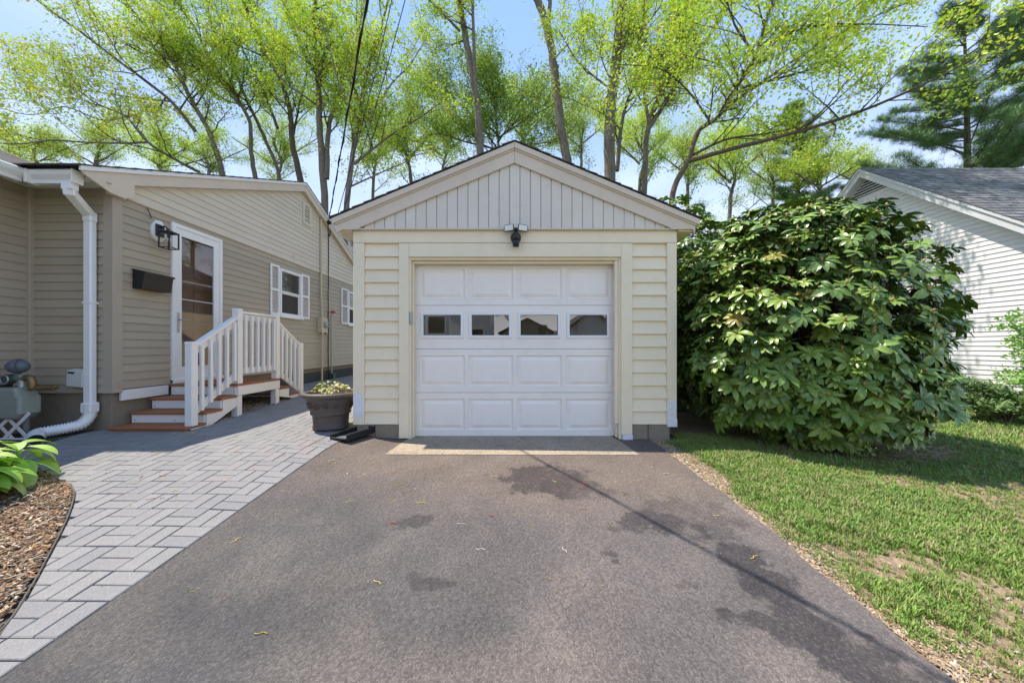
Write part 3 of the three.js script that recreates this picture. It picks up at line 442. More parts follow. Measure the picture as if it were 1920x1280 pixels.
  put('gutter', prism(kprof(-1).map(([u, v]) => [eaveZ - .004 + u, 2.91 + v]), 'x', WX + .48, -4.785), M.vinylWhite, g);
  put('gutter', prism(kprof(1).map(([u, v]) => [WX + .364 + u, 2.912 + v]), 'z', -.7, eaveZ - .1), M.vinylWhite, g);
  bx('gutter_joint', M.white, g, WX + .46, WX + .49, 2.9, 3.05, eaveZ - .122, eaveZ - .002, .006);
  bx('gutter_end_cap', M.white, g, -4.784, -4.774, 2.905, 3.05, eaveZ - .115, eaveZ, .004);
  // rake boards (face the drive) and return box
  const RK = (Z, o) => [Z, roofY(Z) - o];
  put('rake_board', prism([RK(rakeZ, .03), RK(pkZ - .0012, .03), RK(pkZ - .0012, .19), RK(rakeZ + .55, .19), [rakeZ + .55, 2.94], [rakeZ + .42, 2.90], [rakeZ + .28, 2.905], [rakeZ + .02, 3.0]], 'x', rX - .028, rX - .004), M.taupe, g);
  put('rake_board', prism([RK(pkZ + .0012, .03), RK(farZ + .3, .03), RK(farZ + .3, .19), RK(pkZ + .0012, .19)], 'x', rX - .028, rX - .004), M.taupe, g);
  put('rake_drip', prism([RK(rakeZ - .03, -.01), RK(pkZ, -.01), RK(pkZ, .04), RK(rakeZ - .03, .04)], 'x', rX - .0035, rX + .02), M.white, g); put('rake_drip', prism([RK(pkZ + .002, -.01), RK(farZ + .3, -.01), RK(farZ + .3, .04), RK(pkZ + .002, .04)], 'x', rX - .0035, rX + .02), M.white, g);
  put('rake_soffit', prism([RK(rakeZ + .3, .165), RK(pkZ, .165), RK(farZ + .2, .165), RK(farZ + .2, .18), RK(pkZ, .18), RK(rakeZ + .3, .18)], 'x', HX - .05, rX - .03), M.taupe, g);
  bx('eave_return', M.taupe, g, HX + .0225, rX - .03, 2.905, 2.99, rakeZ + .3, FZ + .055);
  bx('eave_return', M.taupe, g, HX - .085, HX + .0, 3.0025, 3.08, FZ - .03, FZ + .3);
  const roof = part('roof', g, V(0, 3, 0)); const n = 22;
  for (const s of [-1, 1]) for (let i = 0; i < n; i++) { const R = (s < 0 ? pkZ - rakeZ + .04 : farZ + .35 - pkZ), a = pkZ + s * R * i / n, b = pkZ + s * R * (i + 1.1) / n; put('shingle_course', prism([[a, roofY(a) + .018], [b, roofY(b) + .03], [b, roofY(b) + .015], [a, roofY(a) + .005]], 'x', -13, rX + .03), M.shingleDark, roof); }
  // wing roof: eave over the left wall, slopes up to the left
  for (let i = 0; i < 10; i++) { const xa = WX + .40 - i * .3, xb = xa - .33; put('shingle_course', prism([[xa, 3.055 + i * .125 + .02], [xb, 3.055 + i * .125 + .155], [xb, 3.055 + i * .125 + .14], [xa, 3.055 + i * .125]], 'z', -.8, FZ - .25 + i * .3), M.shingleDark, roof); }
  // downspout from the gutter to the corner
  const ds = part('downspout', g, V(-.2, 0, 0));
  const dz = FZ - .06, dx = -4.975, w = .10, d = .075;
  bx('outlet', M.vinylWhite, ds, -4.93, -4.815, 2.84, 2.915, eaveZ - .085, eaveZ - .01);
  bar('elbow', M.vinylWhite, ds, V(-4.872, 2.86, -eaveZ + .048), V(-4.88, 2.78, -eaveZ + .03), w, d, .012);
  bar('offset', M.vinylWhite, ds, V(-4.878, 2.81, -eaveZ + .035), V(dx, 2.66, -dz - .0), w, d, .012);
  bx('elbow', M.vinylWhite, ds, dx - .053, dx + .053, 2.58, 2.70, dz - .042, dz + .042, .012);
  bx('pipe', M.vinylWhite, ds, dx - .048, dx + .048, .34, 2.59, dz - .036, dz + .036, .012);
  bx('strap', M.vinylWhite, ds, dx - .052, dx + .052, 1.62, 1.645, dz - .04, dz + .05, .002);
  // storm door
  const dr = part('storm_door', g, V(.0, .5, -(door[0] - FZ)));
  const dw = door[1] - door[0], dc = (door[0] + door[1]) / 2, rot = o => { o.rotation.y = Math.PI / 2; return o; };
  rot(put('casing', frameGeo(dw, 2.30, .055, .05), M.white, dr, V(HX - .012, .56 + 1.15, -dc)));
  rot(put('door_leaf', frameGeo(dw - .10, 2.155, .105, .03), M.white, dr, V(HX - .004, 1.7275, -dc)));
  bx('kick_panel', M.white, dr, HX + .004, HX + .020, .752, .83, door[0] + .145, door[1] - .145);
  bx('pane', M.glass, dr, HX + .008, HX + .012, .80, 2.68, door[0] + .15, door[1] - .15, .0005); bx('pane_bar', M.white, dr, HX + .0125, HX + .018, 1.795, 1.805, door[0] + .15, door[1] - .15, .001);
  bx('threshold', M.white, dr, HX + .002, HX + .06, .60, .655, door[0], door[1]);
  bx('inner_door', M.innerDoor, dr, HX - .16, HX - .11, .56, 2.75, door[0] + .02, door[1] - .02);
  for (const [a, b] of [[.75, 1.35], [1.5, 2.05], [2.15, 2.6]]) for (const q of [0, 1]) bx('door_panel', M.innerDoor, dr, HX - .111, HX - .10, a, b, door[0] + .14 + q * .36, door[0] + .44 + q * .36, .008);
  bx('handle_plate', M.metal, dr, HX + .027, HX + .034, 1.32, 1.60, door[0] + .075, door[0] + .115); put('lever', tubeGeo([V(HX + .034, 1.50, -door[0] - .095), V(HX + .075, 1.50, -door[0] - .095), V(HX + .08, 1.495, -door[0] - .2)], .009, 8), M.metal, dr);
  // windows with shutters
  const shut = (Z0, Z1) => { const s = part('shutter', g, V(.02, 1.65, -(Z0 - FZ))); const c = (Z0 + Z1) / 2, y0 = 1.755, y1 = 2.76; rot(put('frame', frameGeo(Z1 - Z0, y1 - y0, .045, .022), M.white, s, V(HX + .013, (y0 + y1) / 2, -c))); bx('mid_rail', M.white, s, HX + .014, HX + .034, 2.235, 2.285, Z0 + .04, Z1 - .04); const sl_ = []; for (let y = y0 + .06; y < y1 - .06; y += .028) { if (y > 2.22 && y < 2.29) continue; sl_.push(moved(cbox(.022, .006, Z1 - Z0 - .08, .001), HX + .022, y, -c, 0, 0, -.7)); } put('louvres', merged(sl_), M.white, s).userData.kind = 'stuff'; };
  const window_ = ([Z0, Z1, y0, y1]) => { const s = part('window', g, V(0, y0, -(Z0 - FZ))); const c = (Z0 + Z1) / 2, h = y1 - y0; rot(put('frame', frameGeo(Z1 - Z0, h, .055, .07), M.white, s, V(HX - .03, (y0 + y1) / 2, -c)));
    bx('sill', M.white, s, HX - .01, HX + .07, y0 - .03, y0 + .002, Z0 - .03, Z1 + .03); const my = (y0 + y1) / 2 + .02;
    bx('meeting_rail', M.white, s, HX - .02, HX + .018, my - .018, my + .018, Z0 + .05, Z1 - .05); rot(put('lower_sash', frameGeo(Z1 - Z0 - .11, my - y0 - .06, .03, .02), M.white, s, V(HX - .015, (y0 + .055 + my - .02) / 2, -c)));
    bx('pane', M.glass, s, HX - .006, HX - .002, my, y1 - .05, Z0 + .05, Z1 - .05, .0005); bx('pane', M.glass, s, HX - .008, HX - .004, y0 + .06, my - .019, Z0 + .08, Z1 - .08, .0005); bx('blind', M.screen, s, HX - .22, HX - .2, y0, y1, Z0, Z1); };
  window_(win1); window_(win2); shut(7.12, 7.395); shut(8.17, 8.48); shut(10.08, 10.49); shut(11.21, 11.5);
  // louvred gable vent
  const vt = part('gable_vent', g, V(0, 3.9, -3.9)); rot(put('frame', frameGeo(.33, .50, .06, .03), M.pale[1], vt, V(HX + .02, 4.16, -8.37))); for (let i = 0; i < 8; i++) bx('slat', M.pale[1], vt, HX + .028, HX + .036, 3.985 + i * .047, 4.012 + i * .047, 8.26, 8.48, .002); bx('screen', M.dark, vt, HX + .018, HX + .022, 3.97, 4.36, 8.25, 8.49);
  bx('cover_plate', M.pale[0], g, HX + .026, HX + .034, 3.02, 3.13, 7.86, 8.0);
  put('drip_wire', tubeGeo(smoothPath([V(HX + .02, 2.92, -4.72), V(HX + .04, 2.86, -4.73), V(HX + .03, 2.80, -4.76)], 8), .006, 6), M.twig, g);
}
{ // flexible drain hose on the downspout
  const pts = [V(-4.975, .44, -FZ + .06), V(-4.975, .30, -FZ + .07), V(-4.985, .22, -FZ + .14)]; const e0 = gp(150, 812), e1 = gp(62, 838), e2 = gp(48, 843);
  pts.push(V(-5.03, G(-5, 4) + .10, -4.10)); pts.push(V(-5.15, G(-5, 3.9) + .075, -3.95)); pts.push(V(e1[0] - .0, G(...e1) + .062, -e1[1] - .02));
  const c = smoothPath(pts, 330), fine = [], rad = []; let acc = 0; for (let i = 0; i < c.length; i++) { if (i) acc += c[i].distanceTo(c[i - 1]); fine.push(c[i]); rad.push(.056 + (i < 312 ? .0065 * Math.sin(acc / .024 * Math.PI * 2) : 0)); }
  const t = thing('drain_hose', 'white corrugated drain hose curving from the downspout onto the pavers', 'hose', [-4.975, .1, -FZ + .06]);
  put('corrugated_tube', tubeGeo(fine, rad, 18, false), M.vinylWhite, t); put('adapter', cbox(.125, .12, .105, .012), M.vinylWhite, t, V(-4.975, .40, -FZ + .06));
  const n = fine.length; put('end_cuff', tubeGeo([fine[n - 12], fine[n - 1]], .0605, 18, false), M.white, t); put('bore', tubeGeo([fine[n - 14], fine[n - 8]], .05, 16, true), M.dark, t);
}
// ------------------------------------------------------------------ porch steps
{
  const X0 = -4.755, X1 = -3.82, gy = Z => G(-3.85, Z);
  const t = thing('porch_steps', 'wooden porch steps with white railing and brown treads at the side door', 'steps', [(X0 + X1) / 2, .12, -5.4]);
  const tops = [.166, .302, .444, .598], fr = [4.25, 4.496, 4.752, 5.02], L1 = 5.93;
  let q = 0; const D = () => M.deck[(q++) % 2];
  for (let i = 0; i < 3; i++) { for (let k = 0; k < 2; k++) bx('tread_board', D(), t, X0, X1 + (i ? .012 : .0), tops[i] - .028, tops[i] + (k ? .0006 : 0), fr[i] + k * .141, fr[i] + k * .141 + .137, .006); bx('riser', i ? M.whiteWood : M.rawWood, t, X0 + .01, X1 - .02, i ? tops[i - 1] + .002 : gy(4.3) - .02, tops[i] - .03, fr[i] + .022, fr[i] + .042); }
  bx('riser', M.whiteWood, t, X0 + .01, X1 - .02, tops[2] + .002, tops[3] - .03, fr[3] + .022, fr[3] + .042);
  for (let k = 0; k < 7; k++) bx('deck_board', D(), t, X0, X1 + .015, tops[3] - .028, tops[3] + (k % 2) * .0006, fr[3] + k * .134, fr[3] + k * .134 + .130, .006);
  bx('rim_board', M.whiteWood, t, X1 - .035, X1 + .004, tops[3] - .165, tops[3] - .03, fr[3] + .03, L1 + .03); bx('rim_board', M.whiteWood, t, X0, X1 - .036, tops[3] - .165, tops[3] - .031, L1 - .01, L1 + .02); bx('joist', M.rawWood, t, X0 + .3, X0 + .34, .42, tops[3] - .03, fr[3] + .06, L1 - .02);
  // far flight
  const ft = [.45, .31], fz = [5.97, 6.22]; for (let i = 0; i < 2; i++) { bx('tread_board', D(), t, X0, X1 + .012, ft[i] - .028, ft[i], fz[i], fz[i] + .25, .006); bx('riser', M.whiteWood, t, X0 + .01, X1 - .05, ft[i] + .002, (i ? ft[0] : tops[3] - .14) - .03, fz[i] - .0, fz[i] + .02); }
  // stringers
  const str = P => put('stringer', prism(P, 'x', X1 - .042, X1 - .004), M.whiteWood, t);
  str([[4.30, tops[0] - .03], [4.54, tops[0] - .03], [4.54, tops[1] - .03], [4.79, tops[1] - .03], [4.79, tops[2] - .03], [5.05, tops[2] - .03], [5.05, .30], [4.62, gy(4.6) + .008], [4.36, gy(4.4) + .005]]);
  str([[5.965, .41], [6.215, .41], [6.215, .275], [6.47, .275], [6.5, gy(6.5) + .02], [6.35, gy(6.4) + .008], [5.965, .30]]);
  // posts with chamfered caps
  const post = (Z, y0, y1) => { bx('post', M.whiteWood, t, -3.89, -3.80, y0, y1, Z - .045, Z + .045, .006); put('post_cap', ringPanel(.094, .094, [[0, -.012], [.001, 0], [.014, .012], [.015, .012]]).rotateX(-Math.PI / 2), M.white, t, V(-3.845, y1 + .001, -Z)); };
  const zA = 4.345, zB = 5.075, zC = 5.895, zD = 6.56;
  post(zA, tops[0] + .001, 1.165); post(zB, tops[3] + .002, 1.635); post(zC, tops[3] + .002, 1.64); post(zD, gy(6.6), 1.175);
  bx('foot_post', M.whiteWood, t, -3.9, -3.812, gy(5.1) - .05, tops[3] - .17, zB - .045, zB + .045); bx('foot_post', M.whiteWood, t, -3.9, -3.812, gy(5.9) - .05, tops[3] - .17, zC - .045, zC + .045);
  const rail = (za, ya, zb, yb, low) => { const x = -3.845; bar('hand_rail', M.whiteWood, t, V(x, ya, -za), V(x, yb, -zb), .082, .034); bar('sub_rail', M.whiteWood, t, V(x - .0, ya - .065, -za), V(x - .0, yb - .065, -zb), .034, .085); bar('bottom_rail', M.whiteWood, t, V(x, ya - low, -za), V(x, yb - low, -zb), .034, .085); };
  const bal = (za, ya, zb, yb, low, n) => { for (let i = 0; i < n; i++) { const f = (i + .45) / (n - .1), Z = lerp(za, zb, f), y = lerp(ya, yb, f); bx('baluster', M.whiteWood, t, -3.827, -3.789, y - low - .035, y - .045, Z - .019, Z + .019, .003); } };
  rail(zA + .045, 1.135, zB - .045, 1.515, .80); bal(zA + .045, 1.135, zB - .045, 1.515, .80, 5);
  rail(zB + .045, 1.60, zC - .045, 1.605, .83); bal(zB + .045, 1.60, zC - .045, 1.605, .83, 6);
  rail(zC + .045, 1.50, zD - .045, 1.15, .80); bal(zC + .045, 1.50, zD - .045, 1.15, .80, 5);
  // screw heads in the risers
  const sc = []; for (const [x, y, Z] of [[-4.70, .275, 4.515], [-4.70, .20, 4.515], [-4.2, .275, 4.515], [-4.2, .2, 4.515], [-3.86, .26, 4.515], [-4.70, .41, 4.77], [-4.70, .335, 4.77], [-3.86, .41, 4.77], [-4.05, .55, 5.04], [-4.05, .49, 5.04], [-3.87, .55, 5.04], [-3.87, .49, 5.04]]) sc.push(moved(new THREE.CylinderGeometry(.0055, .0055, .004, 8), x, y, -Z + .0005, Math.PI / 2));
  put('screws', merged(sc), M.dark, t).userData.kind = 'stuff';
}
{ // gravel and leaf litter under the steps
  const r = rng(8), geo = new THREE.IcosahedronGeometry(.016, 0), n = 2600, m = new THREE.InstancedMesh(geo, mat(.25, .22, .19, .9), n), o = new THREE.Object3D();
  for (let i = 0; i < n; i++) { const x = lerp(-4.75, -3.83, r()), Z = lerp(4.5, 6.65, r()); o.position.set(x, G(x, Z) + .008, -Z); o.rotation.set(r() * 6, r() * 6, r() * 6); o.scale.set(.5 + r(), .4 + r() * .6, .5 + r()); o.updateMatrix(); m.setMatrixAt(i, o.matrix); const k = .4 + r() * 1.1; m.setColorAt(i, C(k, k * (.9 + r() * .1), k * (.75 + r() * .2))); }
  m.name = 'gravel'; m.userData = { kind: 'stuff', label: 'loose gravel under the porch steps', category: 'gravel' }; m.castShadow = m.receiveShadow = true; scene.add(m);
}
// ------------------------------------------------------------------ fixtures on the house
{ const Zc = F * -4.77 / (293 - CX), y = 2.665; // lantern
  const t = thing('wall_lantern', 'black box lantern on a white octagonal plate beside the storm door', 'wall lamp', [HX, y, -Zc]);
  const oct = new THREE.CylinderGeometry(.5, .5, 1, 8).rotateY(Math.PI / 8).rotateZ(Math.PI / 2).scale(.024, .30, .21); put('mounting_block', uvm(oct), M.white, t, V(HX + .022, y, -Zc));
  bx('back_plate', M.black, t, HX + .034, HX + .055, y - .075, y + .085, Zc - .055, Zc + .06);
  put('arm', tubeGeo([V(HX + .05, y + .05, -Zc), V(HX + .11, y + .065, -Zc), V(HX + .15, y + .03, -Zc)], .010, 8), M.black, t);
  const cx = HX + .165, a = .068, y0 = y - .235, y1 = y - .02, b = .007;
  for (const sx of [-1, 1]) for (const sz of [-1, 1]) bx('corner_bar', M.black, t, cx + sx * a - b, cx + sx * a + b, y0, y1, Zc + sz * a - b, Zc + sz * a + b, .001);
  for (const yy of [y0, y1 - .012]) { for (const s of [-1, 1]) { bx('frame_bar', M.black, t, cx - a + b, cx + a - b, yy, yy + .012, Zc + s * a - b, Zc + s * a + b, .001); bx('frame_bar', M.black, t, cx + s * a - b, cx + s * a + b, yy + .0005, yy + .0125, Zc - a + b, Zc + a - b, .001); } }
  put('roof_cap', ringPanel(.16, .16, [[0, 0], [.07, .035], [.075, .05], [.078, .05]]).rotateX(-Math.PI / 2), M.black, t, V(cx, y1, -Zc));
  for (const s of [-1, 1]) { bx('pane', M.glass, t, cx - a + .008, cx + a - .008, y0 + .013, y1 - .013, Zc + s * (a - .003) - .001, Zc + s * (a - .003) + .001, .0002); }
  put('socket', new THREE.CylinderGeometry(.016, .016, .06, 12), M.black, t, V(cx, y1 - .04, -Zc)); put('bulb', new THREE.SphereGeometry(.026, 14, 10), mat(.75, .74, .7, .3), t, V(cx, y1 - .09, -Zc));
}
{ const Z0 = 4.54, Z1 = 4.93, y0 = 1.845, y1 = 2.085; // mailbox
  const t = thing('mailbox', 'black metal mailbox hung on the tan siding left of the door', 'mailbox', [HX, y0, -(Z0 + Z1) / 2]);
  put('box', prism([[HX + .015, y1 - .01], [HX + .165, y1 - .045], [HX + .13, y0 + .0], [HX + .015, y0]], 'z', Z0, Z1), mat(.010, .010, .011, .5), t);
  put('lid', prism([[HX + .012, y1 + .008], [HX + .03, y1 + .008], [HX + .18, y1 - .03], [HX + .178, y1 - .055], [HX + .168, y1 - .052], [HX + .16, y1 - .036], [HX + .012, y1 - .008]], 'z', Z0 - .008, Z1 + .008), M.black, t);
}
{ const Zm = F * -4.70 / (598 - CX) + .15; // electric meter and conduits
  const t = thing('electric_meter', 'beige electric meter box with round glass dial on the tan siding', 'electric meter', [HX, 1.45, -Zm]);
  bx('box', M.beigeBox, t, HX + .012, HX + .13, 1.45, 1.83, Zm - .14, Zm + .14, .006); bx('hub', M.beigeBox, t, HX + .04, HX + .10, 1.83, 1.87, Zm - .06, Zm + .0, .006);
  put('dial_ring', new THREE.CylinderGeometry(.088, .088, .03, 28).rotateZ(Math.PI / 2), M.metal, t, V(HX + .14, 1.66, -Zm - .04)); put('dial', new THREE.SphereGeometry(.078, 24, 14).scale(.7, 1, 1), mat(.35, .37, .36, .15), t, V(HX + .15, 1.66, -Zm - .04)); put('dial_hub', new THREE.CylinderGeometry(.02, .02, .02, 12).rotateZ(Math.PI / 2), M.dark, t, V(HX + .205, 1.66, -Zm - .04));
  put('conduit', tubeGeo([V(HX + .07, 1.86, -Zm + .03), V(HX + .07, 2.2, -Zm + .03), V(HX + .055, 2.35, -Zm + .03), V(HX + .055, 4.28, -Zm + .03)], .026, 10), M.beigeBox, t); put('conduit', tubeGeo([V(HX + .07, 1.46, -Zm + .02), V(HX + .07, .2, -Zm + .02)], .024, 10), M.beigeBox, t); bx('lock', M.dark, t, HX + .131, HX + .15, 1.42, 1.47, Zm - .01, Zm + .03);
}
{ const Z = F * -4.74 / (615 - CX), t = thing('cable', 'black cable running down the siding right of the electric meter', 'cable', [HX + .02, .25, -Z]);
  const r = rng(4), p = []; for (let i = 0; i <= 16; i++) p.push(V(HX + .035, 4.2 - i * (4.2 - G(HX, Z)) / 16, -Z + (r() - .5) * .03)); put('cable_run', tubeGeo(smoothPath(p, 50), .011, 6), M.rubber, t); }
{ const Z = F * -4.72 / (621.5 - CX), t = thing('standpipe', 'thin grey pipe with a red valve handle against the tan siding', 'pipe', [HX + .03, .25, -Z]);
  put('pipe', tubeGeo([V(HX + .05, .2, -Z), V(HX + .05, 1.85, -Z), V(HX + .055, 1.95, -Z - .03), V(HX + .055, 2.0, -Z - .05)], .018, 8), M.zinc, t); bx('handle', M.red, t, HX + .03, HX + .11, 2.0, 2.06, Z + .01, Z + .1, .01); bx('drain_box', mat(.03, .07, .06, .6), t, HX + .03, HX + .12, .2, .42, Z - .06, Z + .10); }
{ // gas meter in the inner corner
  const cx = -5.46, cz = 3.98, t = thing('gas_meter', 'grey-green gas meter with regulator and pipes in the house corner', 'gas meter', [cx, .12, -cz]);
  const prof = [[0, .36], [.10, .36], [.12, .38], [.13, .42], [.13, .60], [.11, .64], [0, .64]];
  const body = new THREE.Shape([[-.15, .40], [-.13, .36], [.11, .36], [.15, .40], [.15, .56], [.12, .58], [.12, .63], [.10, .65], [-.12, .65], [-.15, .6]].map(p => new THREE.Vector2(...p)));
  put('body', uvm(new THREE.ExtrudeGeometry(body, { depth: .14, bevelEnabled: true, bevelThickness: .03, bevelSize: .025, bevelSegments: 4 })), M.meterGreen, t, V(cx, 0, -cz - .07));
  bx('index_cover', M.meterGreen, t, cx - .145, cx - .03, .42, .58, cz - .125, cz - .10, .01); bx('index_plate', M.dark, t, cx - .15, cx - .10, .50, .56, cz - .13, cz - .12, .003);
  put('inlet', tubeGeo([V(cx - .10, .63, -cz), V(cx - .10, .70, -cz)], .045, 14), M.dark, t); put('outlet', tubeGeo([V(cx + .08, .64, -cz), V(cx + .08, .80, -cz)], .032, 12), M.zinc, t);
  put('regulator', merged([moved(new THREE.CylinderGeometry(.085, .085, .03, 24), 0, 0, 0, 0, 0, Math.PI / 2), moved(new THREE.SphereGeometry(.07, 20, 14), .02, 0, 0), moved(new THREE.SphereGeometry(.07, 20, 14), -.02, 0, 0)]), mat(.10, .12, .14, .5, { map: wearFine }), t, V(cx + .03, .90, -cz)).rotation.y = .5;
  put('manifold', tubeGeo([V(cx - .22, .77, -cz), V(cx - .02, .77, -cz), V(cx + .12, .77, -cz)], .035, 12), mat(.12, .17, .15, .5), t); put('valve', new THREE.CylinderGeometry(.055, .055, .06, 18).rotateX(Math.PI / 2), mat(.05, .07, .065, .4), t, V(cx - .03, .76, -cz + .03)); put('ring', new THREE.TorusGeometry(.045, .008, 8, 24), M.metal, t, V(cx - .03, .76, -cz + .065));
  put('brass_elbow', tubeGeo(smoothPath([V(cx + .10, .77, -cz), V(cx + .17, .77, -cz), V(cx + .19, .72, -cz), V(cx + .19, .66, -cz)], 14), .034, 12), M.brass, t); put('brass_pipe', tubeGeo([V(cx + .17, .655, -cz), V(cx + .27, .66, -cz), V(cx + .40, .67, -cz - .06)], .023, 10), M.brass, t);
  for (const dx of [.24, .30, .36]) put('coupling', tubeGeo([V(cx + dx, .66, -cz - (dx - .2) * .2), V(cx + dx + .025, .661, -cz - (dx - .2) * .2 - .004)], .031, 10), M.brass, t);
  put('riser_pipe', tubeGeo([V(cx + .09, .05, -cz - .02), V(cx + .09, .37, -cz - .02)], .032, 10), mat(.14, .16, .16, .6), t); put('inlet_pipe', tubeGeo([V(cx - .2, .77, -cz), V(cx - .34, .77, -cz - .02)], .026, 10), M.brass, t);
}
{ const x = -5.12, y = .72, t = thing('utility_box', 'tilted pale grey utility box on the shaded front siding', 'utility box', [x, .64, -FZ]); // small outdoor unit
  const g = part('unit', t, V(0, .07, 0)); g.rotation.z = -.07; const b = put('case', cbox(.20, .20, .075, .012), M.greyBox, g); b.position.set(0, .03, .06); const c = put('label_plate', cbox(.075, .022, .004, .001), M.dark, g); c.position.set(-.04, .10, .0985); const d = put('top_cap', cbox(.14, .02, .06, .005), M.greyBox, g); d.position.set(.02, .137, .055); }
{ const t = thing('drain_stub', 'short clay-coloured drain pipe stub in the shaded foundation wall', 'pipe', [-5.03, .28, -FZ - .02]); put('tube', tubeGeo([V(-5.0, .30, -FZ - .05), V(-5.05, .275, -FZ + .08)], .035, 14, false), mat(.42, .36, .27, .7), t); put('bore', tubeGeo([V(-5.04, .28, -FZ + .05), V(-5.045, .278, -FZ + .06)], .03, 12), M.dark, t); }
{ const x = -5.53, Zl = 3.93, t = thing('lattice_panel', 'piece of white diagonal lattice below the gas meter', 'lattice', [x, G(x, Zl), -Zl]); const y = G(x, Zl); // lattice offcut
  for (const s of [-1, 1]) for (let i = -1; i < 2; i++) { const o = bar('lattice_slat', M.whiteWood, t, V(x - .17 + i * .17, y + (s > 0 ? .0 : .30), -Zl + s * .004), V(x + .13 + i * .17, y + (s > 0 ? .30 : .0), -Zl + s * .004), .007, .035, .001); }
  bx('edge_rail', M.whiteWood, t, x - .36, x + .31, y - .01, y + .03, Zl - .012, Zl + .012); bx('edge_post', M.whiteWood, t, x - .06, x - .025, y, y + .62, Zl - .16, Zl - .125); }

// ------------------------------------------------------------------ urn planter and splash tray
{
  const [px, pz] = gp(607, 812), x = px, Z = pz + .17, y0 = G(x, Z) + .022, t = thing('planter', 'dark brown urn planter with rope rim and low leafy plant beside the garage', 'planter', [x, y0, -Z]);
  const cl = mat(.105, .085, .074, .55, { map: wearFine, bumpMap: fineBump, bumpScale: .002 });
  const H = .43, pts = [[.185, 0], [.20, .004], [.205, .03], [.192, .045], [.20, .16], [.212, .17], [.226, .18], [.228, .20], [.222, .212], [.232, .225], [.262, .355], [.275, .365], [.278, .375], [.29, .38], [.312, .392], [.322, .41], [.318, .43], [.302, .442], [.285, .44], [.275, .425], [.27, .38], [.262, .36]].map(p => new THREE.Vector2(...p));
  // rope twist on the rim, scrollwork on the belly, flutes below
  const lg = new THREE.LatheGeometry(pts, 96), p = lg.attributes.position; const nz = makeNoise(99);
  for (let i = 0; i < p.count; i++) { const X = p.getX(i), Y = p.getY(i), Zz = p.getZ(i), a = Math.atan2(Zz, X), R = Math.hypot(X, Zz); let k = 0; if (Y > .385 && R > .28) k = .004 * Math.sin(a * 40 + Y * 90); else if (Y < .165 && Y > .04) k = .004 * Math.sin(a * 44); const s = (R + k) / R; p.setXYZ(i, X * s, Y, Zz * s); }
  lg.computeVertexNormals(); put('pot', lg, cl, t, V(x, y0, -Z));
  const sw = []; for (let i = 0; i < 14; i++) { const a = i / 14 * Math.PI * 2; const q = []; for (let k = 0; k <= 22; k++) { const th = k / 22 * Math.PI * 3.2, rr = .045 * (1 - k / 26), yy = .292 + rr * Math.sin(th) * (i % 2 ? 1 : -1), aa = a + rr * Math.cos(th) / .25, R = .236 + (yy - .225) * .23 + .004; q.push(V(R * Math.cos(aa), yy, R * Math.sin(aa))); } sw.push(tubeGeo(q, .0075, 5)); }
  put('scrollwork', merged(sw), cl, t, V(x, y0, -Z));
  put('soil', new THREE.CylinderGeometry(.268, .26, .03, 32), mat(.09, .05, .03, 1, { map: wearFine, bumpMap: roughBump, bumpScale: .02 }), t, V(x, y0 + .385, -Z));
  const r = rng(61), lm = [[.36, .36, .09], [.20, .27, .06], [.45, .43, .17]].map(c => new THREE.MeshPhysicalMaterial({ color: C(...c), roughness: .5, transmission: .25, thickness: 0, side: THREE.DoubleSide })), lf = leafBlade(.085, .052, .5, 5);
  const plant = part('plant', t, V(0, .40, 0)); for (let i = 0; i < 95; i++) { const a = r() * 6.28, d = Math.sqrt(r()) * .17, o = put('leaf', lf, lm[r() < .5 ? 0 : r() < .5 ? 1 : 2], plant); o.position.set(Math.cos(a) * d, .01 + (.15 - d * .62) * (.5 + r() * .7), Math.sin(a) * d); o.rotation.set(0, 0, 0); o.quaternion.setFromEuler(new THREE.Euler(0, -a + (r() - .5) * 1.3 + Math.PI / 2, 0)).multiply(new THREE.Quaternion().setFromEuler(new THREE.Euler(.3 - r() * .9, 0, (r() - .5) * .8))); o.scale.setScalar(.6 + r() * .5); }
}
function leafBlade(L, W, droop, n = 5, fold = .35, tipBack = 0) { // leaf along +z, folded on its midrib, drooping
  const P = [], w = [], R = []; for (let i = 0; i <= n; i++) { const t = i / n, ww = tipBack ? W * .5 * Math.pow(Math.sin(Math.PI * Math.pow(t, 1.15) * .96 + .03), .55) * (i === n ? .12 : 1) : W * .5 * Math.pow(Math.sin(Math.PI * Math.pow(t, .8) * .97 + .02), .75) * (i === n ? .08 : 1), y = .18 * L * Math.sin(t * 1.7) - droop * L * t * t; R.push([[-ww, y + fold * ww, t * L], [0, y, t * L * 1.0], [ww, y + fold * ww, t * L]]); }
  for (let i = 0; i < n; i++) for (let k = 0; k < 2; k++) quad(P, R[i][k], R[i][k + 1], R[i + 1][k + 1], R[i + 1][k]);
  const g = new THREE.BufferGeometry(); g.setAttribute('position', new THREE.Float32BufferAttribute(P, 3)); g.computeVertexNormals(); return uvm(g); }
{
  const [ax, aZ] = gp(630, 826), t0 = thing('splash_tray', 'black plastic splash tray on the pavers at the garage corner', 'splash tray', [ax, G(ax, aZ) + .02, -aZ]);
  const o = part('tray', t0); o.rotation.y = -.32; const mk = (n, w, h, d, x, y, z, m = M.rubber) => { const q = put(n, cbox(w, h, d, .006), m, o); q.position.set(x, y, z); return q; };
  mk('floor', .20, .012, .40, .08, .01, -.16, mat(.10, .10, .10, .8, { map: wearFine })); mk('side_wall', .022, .06, .42, -.03, .03, -.16); mk('side_wall', .022, .075, .46, .19, .035, -.18); mk('front_lip', .20, .022, .02, .08, .018, .045); mk('back_wall', .20, .08, .022, .08, .04, -.37);
}
